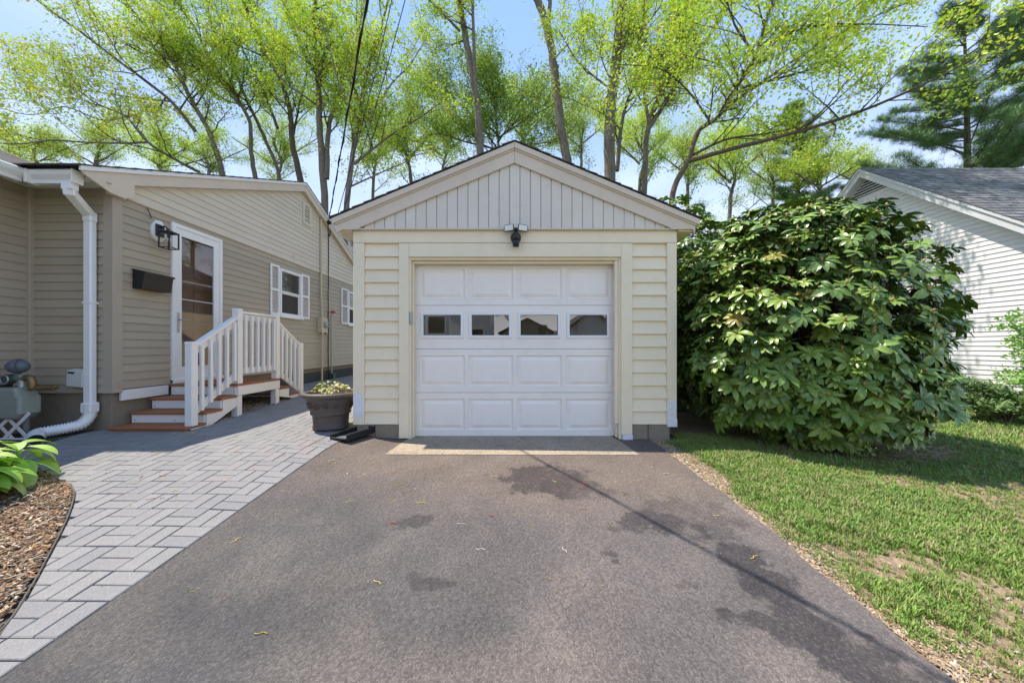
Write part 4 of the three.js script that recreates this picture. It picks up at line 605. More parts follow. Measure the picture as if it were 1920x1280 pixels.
// ------------------------------------------------------------------ planting bed with hosta
{
  const n = 9, xs = [...range(-9, -5, .2), ...range(-4.95, -1.8, .045)], Zs = range(.2, 4.3, .045);
  const mulchT = tex(512, 512, (u, v) => { const a = N1(u, v, 40, 3, .7), b = N2(u, v, 8, 3); let k = .4 + 1.1 * a; return lin(.16 * k * (1 + .5 * (b - .5)), .095 * k, .05 * k); }, true, 1);
  const g = sheet(xs, Zs, (x, Z) => .012 + .02 * N3(x * .11 + 3, Z * .11 + 3, 9, 3), (x, Z) => inPoly(x, Z, bedPoly) && inPoly(x + .04, Z, bedPoly)); const o = struct('planting_bed', g, new THREE.MeshStandardMaterial({ map: mulchT, roughness: 1, bumpMap: roughBump, bumpScale: .02 }));
  const strip = sheet(range(WX, -4.7, .1), range(3.0, 4.4, .1), .014, (x, Z) => !inPoly(x, Z, walkPoly)); struct('soil_strip', strip, mat(.055, .045, .035, 1, { map: wearFine, bumpMap: roughBump, bumpScale: .02 }));
  const r = rng(19), geo = cbox(.034, .003, .008, .001), cnt = 17000, m = new THREE.InstancedMesh(geo, mat(1, 1, 1, .9), cnt), ob = new THREE.Object3D(); let k = 0;
  while (k < cnt) { const x = lerp(-4.2, -1.9, r()), Z = lerp(1.2, 3.4, r()); if (!inPoly(x, Z, bedPoly) || !inPoly(x + .03, Z, bedPoly) || !inPoly(x + .02, Z - .02, bedPoly)) continue; ob.position.set(x, G(x, Z) + .022 + r() * .018, -Z); ob.rotation.set((r() - .5) * .7, r() * 6.28, (r() - .5) * .7); const s = .35 + r() * .9; ob.scale.set(s * (.4 + r()), s, s * (.6 + r())); ob.updateMatrix(); m.setMatrixAt(k, ob.matrix); const q = r(), nearEdge = sstep(-.5, .3, N1(x, Z, 3, 2) - .5 + (q - .5)); const b = .5 + r() * 1.0; if (q < .42) m.setColorAt(k, C(.30 * b, .18 * b, .09 * b)); else if (q < .75) m.setColorAt(k, C(.14 * b, .10 * b, .075 * b)); else m.setColorAt(k, C(.36 * b, .30 * b, .22 * b)); k++; }
  m.name = 'bark_mulch'; m.userData = { kind: 'stuff', label: 'orange-brown bark mulch in the bed by the walk', category: 'mulch' }; m.castShadow = m.receiveShadow = true; scene.add(m);
  // steel-black edging
  const ed = smoothPath(bedEdge.slice(0, 10).map(([x, Z]) => V(x - .012, G(x, Z) + .02, -Z)), 90); const e = thing('bed_edging', 'thin dark plastic edging between mulch bed and pavers', 'edging', [ed[0].x, ed[0].y - .02, ed[0].z]); put('strip', tubeGeo(ed, .0045, 6), mat(.10, .085, .07, .9), e);
  // hosta: every leaf its own
  const [hx, hZ] = gp(-48, 940), t = thing('hosta', 'bright green broad-leaved hosta in the mulch bed at lower left', 'plant', [hx, G(hx, hZ) + .02, -hZ]);
  const lm = [[.30, .52, .06], [.36, .56, .08], [.24, .46, .05], [.42, .58, .12]].map(c => new THREE.MeshPhysicalMaterial({ color: C(...c), roughness: .45, transmission: .35, thickness: 0, side: THREE.DoubleSide }));
  const lf = [leafBlade(.25, .155, .32, 9, .22), leafBlade(.23, .14, .5, 9, .25), leafBlade(.26, .15, .25, 9, .2)];
  const put1 = (bxx, bzz, cnt, rad) => { for (let i = 0; i < cnt; i++) { const f = i / cnt, a = i * 2.399 + r() * .5, d = .03 + rad * .42 * Math.sqrt(f), h = .30 * (1 - f * .70) + .02 + r() * .04; const p0 = V(bxx, .0, bzz), p1 = V(bxx + Math.cos(a) * d, h, bzz + Math.sin(a) * d); const l = put('leaf', lf[i % 3], lm[Math.floor(r() * 4)], t); l.position.copy(p1); l.quaternion.setFromEuler(new THREE.Euler(0, Math.PI / 2 - a, 0)).multiply(new THREE.Quaternion().setFromEuler(new THREE.Euler(.05 + f * .75 + (r() - .5) * .35, 0, (r() - .5) * .5))); l.scale.setScalar(.65 + r() * .35); const sm = put('stalk', tubeGeo([p0.clone(), p0.clone().lerp(p1, .6).add(V(0, .04, 0)), p1], .005, 5, false), lm[0], t); sm.position.set(0, 0, 0); } };
  put1(-.12, 0, 44, .36); put1(.06, .14, 40, .34); put1(.12, .34, 36, .3); put1(.0, .5, 30, .3); put1(-.1, .3, 34, .34); put1(-.35, .42, 26, .36); put1(-.5, -.1, 24, .36); put1(-.05, -.2, 22, .3);
}
// ------------------------------------------------------------------ neighbour's house on the right
{
  const X = 10.1, rX = 9.86, pkZ = F * 9.86 / (1612 - CX), pkY = CY + (HY - 316) * pkZ / F, sl = .80, eaveY = 2.55, h = (pkY - eaveY) / sl, eN = pkZ - h, eF = pkZ + h, gy = -.24;
  const g = thing('white_house', 'white clapboard house with grey shingle roof behind the big bush', 'house', [X, gy, -pkZ]);
  const ry = Z => pkY - sl * Math.abs(Z - pkZ), n = Math.ceil((pkY - .2 - .14) / .1018);
  siding(g, M.nbWhite, [X, 0, 0], [0, 0, 1], [-1, 0, 0], .12, .1018, n, y => { const d = Math.min((pkY - .16 - y) / sl, h - .35); return [-(pkZ + d), -(pkZ - d)]; }, [[-8.98, -8.08, 1.37, 2.43], [-10.75, -9.85, 3.2, 4.3]], .016);
  put('sheathing', prism([[eN + .4, -.3], [eF - .4, -.3], [eF - .4, eaveY + .2], [pkZ, pkY - .15], [eN + .4, eaveY + .2]], 'x', X + .003, X + .08), M.dark, g);
  bx('foundation', M.concrete, g, X + .01, X + .2, -.6, .12, eN + .4, eF - .4); bx('front_wall', M.nbWhite[0], g, X + .02, X + 9, -.3, eaveY, eN + .35, eN + .45); bx('back_wall', M.nbWhite[0], g, X + .02, X + 9, -.3, eaveY, eF - .45, eF - .35);
  for (const s of [-1, 1]) { const ze = s < 0 ? eN : eF, K = (Z, o) => [Z, ry(Z) - o];
    put('rake_board', prism([K(pkZ + s * .001, .05), K(ze, .05), K(ze, .24), K(pkZ + s * .001, .24)], 'x', rX + .0, rX + .03), M.nbTrim, g); put('rake_moulding', prism([K(pkZ + s * .001, .0), K(ze, .0), K(ze, .07), K(pkZ + s * .001, .07)], 'x', rX - .03, rX - .001), M.nbTrim, g); put('rake_soffit', prism([K(pkZ, .22), K(ze, .22), K(ze, .24), K(pkZ, .24)], 'x', rX + .031, X + .02), M.nbTrim, g);
    const roof = part('roof_slope', g, V(0, eaveY, 0)), c = 34; for (let i = 0; i < c; i++) { const R = h + .12, a = pkZ + s * R * i / c, b = pkZ + s * R * (i + 1.1) / c; put('shingle_course', prism([[a, ry(a) + .02], [b, ry(b) + .034], [b, ry(b) + .018], [a, ry(a) + .004]], 'x', rX - .04, X + 9.2), M.shingleGrey, roof); } }
  // triangular louvre vent at the peak
  const vt = part('gable_vent', g, V(0, pkY - 1, 0)); for (let i = 0; i < 6; i++) { const y = pkY - .72 + i * .075, w = (pkY - .27 - y) / sl; if (w > .05) bx('slat', M.nbTrim, vt, X - .035, X - .02, y, y + .028, pkZ - w, pkZ + w, .002); } put('screen', prism([[pkZ - .58, pkY - .74], [pkZ + .58, pkY - .74], [pkZ, pkY - .27]], 'x', X - .019, X - .017), M.dark, vt);
  const wn = (Z0, Z1, y0, y1) => { const s = part('window', g, V(0, y0, 0)), c = (Z0 + Z1) / 2; const f = put('frame', frameGeo(Z1 - Z0, y1 - y0, .09, .06), M.nbTrim, s, V(X - .045 + .06, (y0 + y1) / 2, -c)); f.rotation.y = -Math.PI / 2; bx('meeting_rail', M.nbTrim, s, X - .02, X + .01, (y0 + y1) / 2 - .02, (y0 + y1) / 2 + .02, Z0 + .08, Z1 - .08); bx('pane', M.glass, s, X - .004, X + .0, y0 + .08, y1 - .08, Z0 + .08, Z1 - .08, .0005); };
  wn(8.06, 9.0, 1.35, 2.45); wn(9.83, 10.77, 3.18, 4.32);
}
// ------------------------------------------------------------------ rhododendrons
const leafVein = tex(256, 256, (u, v) => { const k = .8 + .35 * N1(u, v, 6, 4); return lin(k, k, k * .9); }, true, 6);
const rhodo = [[.165, .26, .048], [.135, .225, .046], [.20, .295, .058], [.09, .16, .038], [.30, .27, .07]].map(c => new THREE.MeshPhysicalMaterial({ color: C(...c), roughness: .33, specularIntensity: .9, side: THREE.DoubleSide, map: leafVein }));
const rosettes = [];
for (let v = 0; v < 5; v++) { const r = rng(300 + v), parts = [], n = 8 + Math.floor(r() * 4); for (let i = 0; i < n; i++) { const L = .115 + r() * .06, g = leafBlade(L, .046 + r() * .014, .12 + r() * .32, 6, .2, 1); parts.push(moved(g, 0, 0, 0, .05 + r() * .55, i / n * 6.283 + r() * .5, (r() - .5) * .5)); } for (let i = 0; i < 3; i++) parts.push(moved(leafBlade(.08, .026, .1, 4, .3), 0, .01, 0, -.6 - r() * .4, i * 2.1 + r(), 0)); rosettes.push(merged(parts)); }
const budGeo = new THREE.SphereGeometry(.012, 7, 5).scale(1, 1.9, 1);
function rhododendron(label, base, lobes, count, seed, nearCount) {
  const t = thing('rhododendron', label, 'bush', base.toArray(), 'rhododendrons beside the garage'), r = rng(seed), B = base;
  const spots = [];
  while (spots.length < count) { // tips through the outer shell of several rounded lobes, thinner inside
    const l = lobes[Math.floor(r() * lobes.length)], th = r() * 6.283, cz = r() * 2 - 1, sz = Math.sqrt(1 - cz * cz), k = r() < .25 ? .98 + r() * .07 : r() < .7 ? .84 + r() * .17 : .45 + r() * .42, d = V(Math.cos(th) * sz, cz, Math.sin(th) * sz);
    const p = V(l[0] + d.x * l[3] * k, l[1] + d.y * l[4] * k, l[2] + d.z * l[3] * k * (l[5] || 1)); if (p.y < G(p.x, -p.z) + .06) continue;
    let inside = false; for (const q of lobes) if (q !== l) { const e = ((p.x - q[0]) / q[3]) ** 2 + ((p.y - q[1]) / q[4]) ** 2 + ((p.z - q[2]) / (q[3] * (q[5] || 1))) ** 2; if (e < .5) inside = true; } if (inside && r() < .8) continue;
    if (p.x < 2.02 && p.z < -GZ + .1 && p.y < 2.55) continue;
    if (p.x < 2.25 && p.z < -GZ + .1 && p.y < 3.0) continue;
    spots.push({ p, d });
  }
  const cam = V(0, CY, 0); spots.forEach(s => { s.f = s.p.distanceTo(cam) - .8 * s.d.dot(cam.clone().sub(s.p).normalize()); }); spots.sort((a, b) => a.f - b.f);
  const inst = rosettes.map(() => []), buds = [], up = V(0, 1, 0);
  spots.forEach((s, i) => { const n = s.d.clone().multiplyScalar(.62).add(V((r() - .5) * .5, .68, (r() - .5) * .5)).normalize(), q = new THREE.Quaternion().setFromUnitVectors(up, n).multiply(new THREE.Quaternion().setFromAxisAngle(up, r() * 6.28)), sc = .62 + r() * .52, v = Math.floor(r() * rosettes.length), c = r() < .035 ? 4 : Math.floor(r() * 4);
    if (i < nearCount) { const o = put('leaf_whorl', rosettes[v], rhodo[c], t); o.position.copy(s.p).sub(B); o.quaternion.copy(q); o.scale.setScalar(sc); } else inst[v].push([s.p.clone().sub(B), q, sc]);
    if (r() < .5 && s.d.y > -.2) buds.push([s.p.clone().sub(B).addScaledVector(n, .022), q, .8 + r() * .5]); });
  const m4 = new THREE.Matrix4(); inst.forEach((L, v) => { if (!L.length) return; const m = new THREE.InstancedMesh(rosettes[v], rhodo[v % 4], L.length); L.forEach(([p, q, s], i) => { m.setMatrixAt(i, m4.compose(p, q, V(s, s, s))); const k = .75 + r() * .5; m.setColorAt(i, C(k, k, k)); }); m.name = 'inner_foliage'; m.userData.kind = 'stuff'; m.castShadow = m.receiveShadow = true; t.add(m); });
  const bm = new THREE.InstancedMesh(budGeo, mat(.42, .27, .09, .6), buds.length); buds.forEach(([p, q, s], i) => { bm.setMatrixAt(i, m4.compose(p, q, V(s, s, s))); }); bm.name = 'buds'; bm.userData.kind = 'stuff'; bm.castShadow = true; t.add(bm);
  // stems: from the root crown up to the tips
  const st = []; for (let i = 0; i < spots.length; i += 3) { const e = spots[i].p.clone().sub(B), a = V((r() - .5) * .5, 0, (r() - .5) * .4), mid = a.clone().lerp(e, .5).add(V((r() - .5) * .2, .05 + .1 * r(), (r() - .5) * .2)), big = r() < .12; st.push(tubeGeo(smoothPath([a, mid, e], 7), [.022, .019, .016, .013, .011, .008, .006, .004].map(v => v * (big ? 1.5 : .7)), 5, false)); }
  put('stems', merged(st), M.barkDark, t).position.set(0, 0, 0);
}
{
  const bz = 4.75, bxx = 3.9;
  rhododendron('large round rhododendron with glossy whorled leaves right of the garage', V(bxx, G(bxx, bz), -bz), [[3.6, 1.5, -4.75, 1.46, 1.4], [3.05, 1.25, -4.5, .98, 1.15], [4.35, 1.0, -4.85, .95, 1.0], [3.6, 2.05, -4.7, .95, .88], [3.7, .72, -4.35, 1.05, .76]], 2800, 41, 300);
  rhododendron('darker rhododendron behind the garage eave and the big bush', V(3.1, G(3.1, 7.2), -7.2), [[2.95, 1.9, -6.6, .95, 1.85], [3.7, 1.8, -7.6, 1.3, 1.95], [3.0, 2.5, -8, 1.0, 1.4]], 1300, 43, 60);
}
// ------------------------------------------------------------------ grass
{
  const r = rng(90); const tuft = v => { const rr = rng(500 + v), P = []; for (let i = 0; i < 11; i++) { const a = rr() * 6.283, d = rr() * .028, h = .018 + rr() * .030, lean = .2 + rr() * .75, w = .0022 + rr() * .0016, x = Math.cos(a) * d, z = Math.sin(a) * d, b = rr() * 6.283, lx = Math.cos(b) * lean * h, lz = Math.sin(b) * lean * h, px = -Math.sin(b) * w, pz = Math.cos(b) * w; const m = [x + lx * .4, h * .6, z + lz * .4], e = [x + lx, h * .95, z + lz]; quad(P, [x - px, 0, z - pz], [x + px, 0, z + pz], [m[0] + px * .8, m[1], m[2] + pz * .8], [m[0] - px * .8, m[1], m[2] - pz * .8]); P.push(m[0] - px * .8, m[1], m[2] - pz * .8, m[0] + px * .8, m[1], m[2] + pz * .8, ...e); } return geoFrom(P); };
  const gm = new THREE.MeshPhysicalMaterial({ color: 0xffffff, roughness: .6, transmission: .25, thickness: 0, side: THREE.DoubleSide });
  const field = (x, Z) => { const a = N1(x * .05 + 5, Z * .05 + 5, 16, 4, .6), b = N2(x * .11 + 5, Z * .11 + 2, 16, 3, .6), dE = x - DX1, e = sstep(.03, .28, dE + (b - .5) * .5), sh = sstep(.9, 1.55, Math.hypot((x - 4.0) / 1.25, (Z - 4.75) / 1.05)); let f = sstep(.39, .54, a * .45 + b * .55); f = f * lerp(1, .75, sstep(4.5, 2.0, Z) * sstep(2.2, 3.4, x)); f = Math.max(f, .8 * sstep(2.9, 3.6, Z + (b - .5) * .8)); return Math.max(f, .16) * e * (sh * .97 + .03); };
  const add = (n, x0, x1, Z0, Z1, s0, seed) => { const rr = rng(seed), per = [[], [], []]; let k = 0, guard = 0; while (k < n && guard++ < n * 12) { const x = lerp(x0, x1, rr()), Z = lerp(Z0, Z1, rr()); if (x < DX1 + .03) continue; if (x < 2.0 && Z > GZ - .1) continue; if (x > 10 && Z > 5.4) continue; const f = field(x, Z); if (rr() > f + .03) continue; per[Math.floor(rr() * 3)].push([x, Z, (s0 * (.6 + rr() * .7)) * (.65 + .45 * f), rr() * 6.28, rr()]); k++; }
    per.forEach((L, v) => { const m = new THREE.InstancedMesh(tuft(v), gm, L.length), o = new THREE.Object3D(); L.forEach(([x, Z, s, a, q], i) => { o.position.set(x, G(x, Z) - .006, -Z); o.rotation.set(0, a, 0); o.scale.set(s, s * (.8 + q * .5), s); o.updateMatrix(); m.setMatrixAt(i, o.matrix); const k2 = .7 + q * .6, y = q > .85 ? 1 : 0; const hz = .72 + .5 * N3(x * .09 + 7, Z * .09 + 7, 20, 3); m.setColorAt(i, y ? C(.33, .30, .12) : C(.175 * k2 * hz, .30 * k2 * lerp(hz, 1, .3), .035 * k2 * hz)); }); m.name = 'grass'; m.userData = { kind: 'stuff' }; m.castShadow = m.receiveShadow = true; grass.add(m); }); };
  const grass = new THREE.Group(); grass.name = 'lawn'; grass.userData = { kind: 'stuff', label: 'patchy green lawn between driveway and the big bush', category: 'grass' }; scene.add(grass);
  add(36000, DX1, 5.5, 1.0, 4.6, .8, 1); add(16000, 3.0, 12, 3.2, 8.5, 1.25, 2); add(8000, 4, 14, 6, 14, 2.0, 3); add(5000, -14, -7, 8, 22, 3.0, 4); add(5000, 2, 12, 9, 24, 3, 5);
  // clippings, chips, pebbles on the bare strip and between the tufts
  const cg = new THREE.IcosahedronGeometry(.0045, 0).scale(1.2, .4, .75), n = 24000, m = new THREE.InstancedMesh(cg, mat(1, 1, 1, .95), n), o = new THREE.Object3D(); let k = 0;
  while (k < n) { const strip = r() < .4, x = strip ? DX1 + .0 + Math.abs(r() + r() - 1) * .26 : lerp(DX1, 6, r()), Z = lerp(1.0, 4.4, r()); o.position.set(x, G(x, Z) + .002, -Z); o.rotation.set(r() * .6, r() * 6.28, r() * .6); const s = .35 + r() * r() * 1.6; o.scale.set(s * (1 + r() * 1.4), s, s); o.updateMatrix(); m.setMatrixAt(k, o.matrix); const b = .5 + r() * .9; r() < .6 ? m.setColorAt(k, C(.36 * b, .26 * b, .16 * b)) : r() < .5 ? m.setColorAt(k, C(.22 * b, .15 * b, .09 * b)) : m.setColorAt(k, C(.42 * b, .37 * b, .3 * b)); k++; }
  m.name = 'lawn_debris'; m.userData = { kind: 'stuff', label: 'wood chips and grit along the driveway edge', category: 'debris' }; m.castShadow = m.receiveShadow = true; scene.add(m);
  // fallen catkins, maple keys and leaf scraps on drive and walk
  const ck = tubeGeo(smoothPath([V(-.03, .003, 0), V(-.012, .004, .007), V(.008, .003, -.004), V(.032, .003, .006)], 8), .0022, 5), nn = 420, lm = new THREE.InstancedMesh(ck, mat(1, 1, 1, .8), nn);
  for (let i = 0; i < nn; i++) { let x, Z; do { x = lerp(-4.2, 1.7, r()); Z = lerp(1.25, 4.4, Math.sqrt(r())); } while (inPoly(x, Z, bedPoly)); o.position.set(x, G(x, Z) + (x < DX0 ? .02 : .012) + .001, -Z); o.rotation.set(0, r() * 6.28, 0); const s = .2 + r() * r() * 1.1; o.scale.set(s, s, s); o.updateMatrix(); lm.setMatrixAt(i, o.matrix); const q = r(), b = .6 + r() * .5; lm.setColorAt(i, q < .55 ? C(.55 * b, .43 * b, .08 * b) : q < .75 ? C(.42 * b, .22 * b, .08 * b) : q < .85 ? C(.4 * b, .05 * b, .04 * b) : C(.6 * b, .57 * b, .5 * b)); }
  lm.name = 'fallen_catkins'; lm.userData = { kind: 'stuff', label: 'small yellow catkins and red scraps scattered over the drive', category: 'debris' }; lm.castShadow = lm.receiveShadow = true; scene.add(lm);
}
// ------------------------------------------------------------------ trees
const leafM = new THREE.MeshPhysicalMaterial({ color: 0xffffff, roughness: .75, transmission: .5, thickness: 0, side: THREE.DoubleSide });
function lobed(s) { const P = [], n = 10, pt = i => { const a = -.5 * Math.PI + i / n * 6.283, k = [.25, .62, .55, .9, .5, 1, .5, .9, .55, .62][i % n]; return [Math.cos(a) * s * .5 * k * 1.15, (i % 2 ? .06 : 0) * s, Math.sin(a) * s * .5 * k + .4 * s]; }; for (let i = 0; i < n; i++) P.push(0, .05 * s, .3 * s, ...pt(i), ...pt(i + 1)); return geoFrom(P); }
function simpleLeaf(s) { const P = []; quad(P, [0, 0, 0], [.3 * s, .08 * s, .45 * s], [0, -.05 * s, s], [-.3 * s, .08 * s, .45 * s]); return geoFrom(P); }
function cluster(seed, n, rad, s, lob) { const r = rng(seed), gs = []; for (let i = 0; i < n; i++) { const g = lob ? lobed(s * (.65 + r() * .6)) : simpleLeaf(s * (.65 + r() * .7)); const d = V(r() - .5, (r() - .5) * .8, r() - .5).multiplyScalar(rad * 2); gs.push(moved(g, d.x, d.y, d.z, .2 + r() * 1.1, r() * 6.28, (r() - .5) * 1.2)); } return merged(gs); }
const LT = 'trees behind the tan house', stat = [];
const farCl = [0, 1, 2].map(i => cluster(700 + i, 10, .27, .08, false)), nearCl = [0, 1, 2].map(i => cluster(720 + i, 6, .22, .092, true));
const PAL = { blossom: [[.75, .70, .68], [.7, .68, .66], [.8, .74, .72], [.4, .5, .2]], lime: [[.56, .70, .05], [.47, .66, .05], [.66, .72, .06], [.38, .58, .05]], olive: [[.56, .66, .07], [.48, .63, .06], [.62, .60, .08], [.40, .57, .06]], deep: [[.26, .42, .05], [.33, .48, .06], [.21, .36, .05], [.44, .52, .07]], pale: [[.52, .64, .12], [.47, .61, .13], [.58, .66, .13], [.42, .57, .12]] };
function buildTree(name, label, group, limbs, o) {
  // limbs: [[ [px,py,Z]... ], base radius, tip radius]; first one is the trunk and starts at the ground
  const r = rng(o.seed), first = limbs[0][0], b0 = at(...first[0]), base = V(b0.x + (o.dx || 0), G(b0.x, first[0][2]), b0.z);
  const t = thing(name, label, 'tree', base.toArray(), group), tw = [], cl = [[], [], []], pal = PAL[o.pal || 'lime'], near = o.near;
  const D = (o.density || 1) * .88, SC = o.scale || 1, RS = group === LT ? .7 : .86;
  const leafAt = (p, s = 1) => { cl[Math.floor(r() * 3)].push([p.clone(), new THREE.Quaternion().setFromEuler(new THREE.Euler((r() - .5) * .6, r() * 6.28, (r() - .5) * .6)), s * (.75 + r() * .5), r()]); };
  const twig = (p, dir, L, rad, lvl) => { // recursive small branches
    const n = 4, pts = [p.clone()], d = dir.clone(); for (let i = 0; i < n; i++) { d.add(V((r() - .5) * .5, (r() - .5) * .35 + .06, (r() - .5) * .5)).normalize(); pts.push(pts[i].clone().addScaledVector(d, L / n)); }
    tw.push(tubeGeo(pts, pts.map((_, i) => Math.max(.004, rad * (1 - .72 * i / n))), lvl ? 3 : 5, false));
    if (lvl === 2 || L < .5) { for (let i = 1; i <= n; i++) if (r() < .8 * D) leafAt(pts[i].clone().add(V((r() - .5) * .4, (r() - .5) * .3, (r() - .5) * .4))); return; }
    const m = Math.round((lvl ? 3.6 : 5) * (.7 + r() * .5)); for (let k = 0; k < m; k++) { const f = .25 + .75 * (k + r()) / m, i = Math.min(n - 1, Math.floor(f * n)), q = pts[i].clone().lerp(pts[i + 1], f * n - i), e = d.clone().multiplyScalar(.7).add(V((r() - .5) * 1.7, (r() - .5) * 1.1 + .1, (r() - .5) * 1.7)).normalize(); twig(q, e, L * (.38 + r() * .22), rad * .45, lvl + 1); if (lvl && r() < .5 * D) leafAt(q); }
  };
  limbs.forEach(([P, ra, rb, opt = {}], li) => {
    let pts = P.map(p => at(...p)); if (!li) pts.unshift(base.clone(), V(lerp(base.x, pts[0].x, .6), lerp(base.y, pts[0].y, .5), pts[0].z));
    const n = pts.length * 5, c = smoothPath(pts, n); let tot = 0; for (let i = 1; i < c.length; i++) tot += c[i].distanceTo(c[i - 1]);
    const rad = c.map((_, i) => lerp(ra * RS, rb * RS, Math.pow(i / (c.length - 1), .8)) * (!li ? 1 + .5 * Math.exp(-i / n * 14) : 1)); for (let i = 1; i < c.length - 1; i++) { c[i].x += (r() - .5) * rad[i] * .3; c[i].z += (r() - .5) * rad[i] * .5; }
    const g = tubeGeo(c, rad, 9, true); put(li ? 'limb' : 'trunk', g, o.dark ? M.barkDark : M.bark, t, V(0, 0, 0));
    const start = opt.from ?? (li ? .12 : .45); const count = Math.round(tot * (1 - start) * (o.per || 2.2) * (opt.per || 1));
    for (let k = 0; k < count; k++) { const f = start + (1 - start) * (k + r()) / count, i = Math.min(c.length - 2, Math.floor(f * (c.length - 1))), T = c[i + 1].clone().sub(c[i]).normalize(), e = T.multiplyScalar(.55).add(V((r() - .5) * 1.9, (r() - .35) * 1.1, (r() - .5) * 1.9)).normalize(), L = lerp(2.1, 1.0, f) * SC * (.6 + r() * .7); if (c[i].y < 2.2) continue; twig(c[i], e, L, Math.min(rad[i] * .55, .035), L > 1.0 ? 0 : 1); }
  });
  const g = merged(tw); g.translate(-base.x, -base.y, -base.z); const w = put('twigs', g, M.twig, t); w.position.set(0, 0, 0); w.userData.kind = 'stuff';
  const geo = near ? nearCl : farCl, m4 = new THREE.Matrix4(); let tot = 0;
  cl.forEach((L, v) => { if (!L.length) return; const m = new THREE.InstancedMesh(geo[v], leafM, L.length); L.forEach(([p, q, s, k], i) => { s *= o.leaf || 1; m.setMatrixAt(i, m4.compose(p.sub(base), q, V(s, s, s))); const c = pal[Math.floor(k * pal.length * .999)], b = .75 + ((k * 97) % 1) * .5; m.setColorAt(i, k > .965 && o.gold ? C(.50 * b, .36 * b, .05 * b) : C(c[0] * b, c[1] * b, c[2] * b)); }); m.name = 'crown'; m.userData.kind = 'stuff'; m.castShadow = m.receiveShadow = true; t.add(m); tot += L.length; });
  return [t, tot, tw.length];
}
const tr = (...a) => stat.push(buildTree(...a).slice(1));
// behind the tan house (depths in metres)
tr('maple_tree', 'leaning spring maple furthest left above the tan roof, dark trunk', LT, [[[[417, 330, 15], [405, 285, 15], [393, 250, 14.9], [353, 177, 14.6], [333, 133, 14.4], [300, 83, 14.2], [240, 10, 14], [190, -60, 14]], .20, .05],
  [[[367, 247, 14.8], [320, 190, 14], [270, 150, 13.4], [220, 113, 13], [160, 67, 12.5], [77, 7, 12], [20, -40, 11.7]], .10, .025], [[[372, 322, 15], [330, 300, 14], [277, 267, 13.2], [233, 217, 12.8], [187, 197, 12.3], [120, 150, 12]], .09, .02], [[[277, 267, 13.2], [225, 268, 12.8], [170, 267, 12.4], [93, 263, 12], [30, 270, 11.6], [-50, 262, 11.2]], .06, .018], [[[320, 190, 14], [270, 185, 14.2], [200, 175, 14], [120, 160, 13.6], [40, 130, 13]], .05, .015], [[[250, 215, 13.5], [190, 225, 13.4], [120, 200, 13], [60, 215, 12.6], [-10, 200, 12.4]], .045, .014]], { seed: 1, pal: 'olive', per: 2.5, gold: true });
tr('maple_tree', 'second maple from the left behind the tan roof, forked bare trunk', LT, [[[[477, 330, 16], [470, 283, 16], [468, 230, 16], [430, 163, 15.8], [393, 110, 15.6], [367, 57, 15.4], [333, 7, 15.2], [300, -60, 15]], .17, .05], [[[450, 200, 15.9], [400, 140, 15.2], [340, 118, 14.6], [270, 95, 14], [200, 60, 13.6]], .06, .02], [[[430, 163, 15.8], [440, 110, 16.2], [420, 60, 16.5], [415, 0, 16.8]], .06, .03]], { seed: 2, per: 2.5, gold: true });
tr('maple_tree', 'slender leaning maple behind the middle of the tan roof', LT, [[[[524, 335, 17], [493, 253, 17], [467, 197, 16.8], [443, 143, 16.7], [417, 93, 16.6], [395, 40, 16.5], [380, -40, 16.5]], .15, .05], [[[467, 197, 16.8], [430, 190, 16], [380, 160, 15.5], [330, 120, 15], [290, 60, 14.8]], .05, .02]], { seed: 3, per: 2.4, gold: true });
tr('maple_tree', 'stout dark maple at the peak of the tan roof, leaning left', LT, [[[[563, 338, 15.5], [547, 267, 15.5], [545, 217, 15.4], [523, 143, 15.2], [493, 100, 15], [467, 33, 14.8], [450, -40, 14.8]], .24, .06], [[[520, 240, 15.4], [505, 200, 15.8], [483, 150, 16], [457, 97, 16.2], [425, 20, 16.5]], .09, .04], [[[547, 267, 15.5], [560, 200, 15.8], [575, 130, 16.2], [560, 60, 16.5], [555, 0, 16.7]], .07, .03]], { seed: 4, dark: true, per: 2.4, gold: true });
tr('maple_tree', 'tall grey two-stemmed maple between tan house and garage', LT, [[[[608, 378, 14], [600, 250, 14], [597, 167, 14], [592, 117, 14], [590, 50, 14], [590, -60, 14]], .24, .09], [[[593, 140, 14], [575, 110, 13.8], [550, 50, 13.6], [533, 0, 13.4], [515, -60, 13.3]], .09, .04], [[[612, 335, 14], [618, 230, 14.2], [640, 160, 14.4], [660, 110, 14.6], [680, 17, 14.8], [690, -50, 15]], .14, .05], [[[597, 200, 14], [570, 180, 13.2], [530, 150, 12.8], [490, 90, 12.5]], .05, .02]], { seed: 5, per: 2.2, gold: true });
tr('maple_tree', 'grey maple just left of the garage roof with arching right limbs', LT, [[[[650, 392, 13], [660, 300, 13], [672, 227, 13], [687, 140, 13.1], [710, 67, 13.3], [730, -10, 13.5]], .19, .05], [[[663, 308, 13], [700, 278, 13], [733, 253, 12.9], [787, 220, 12.8], [830, 190, 12.6]], .08, .02], [[[675, 232, 13], [713, 187, 13.1], [740, 150, 13.2], [767, 123, 13.2], [800, 70, 13.4]], .07, .02], [[[672, 227, 13], [640, 170, 12.7], [620, 100, 12.5], [600, 30, 12.4]], .06, .02], [[[656, 350, 13], [700, 330, 13.4], [740, 312, 13.6], [770, 300, 13.8]], .05, .02]], { seed: 6, per: 2.3, pal: 'lime', gold: true });
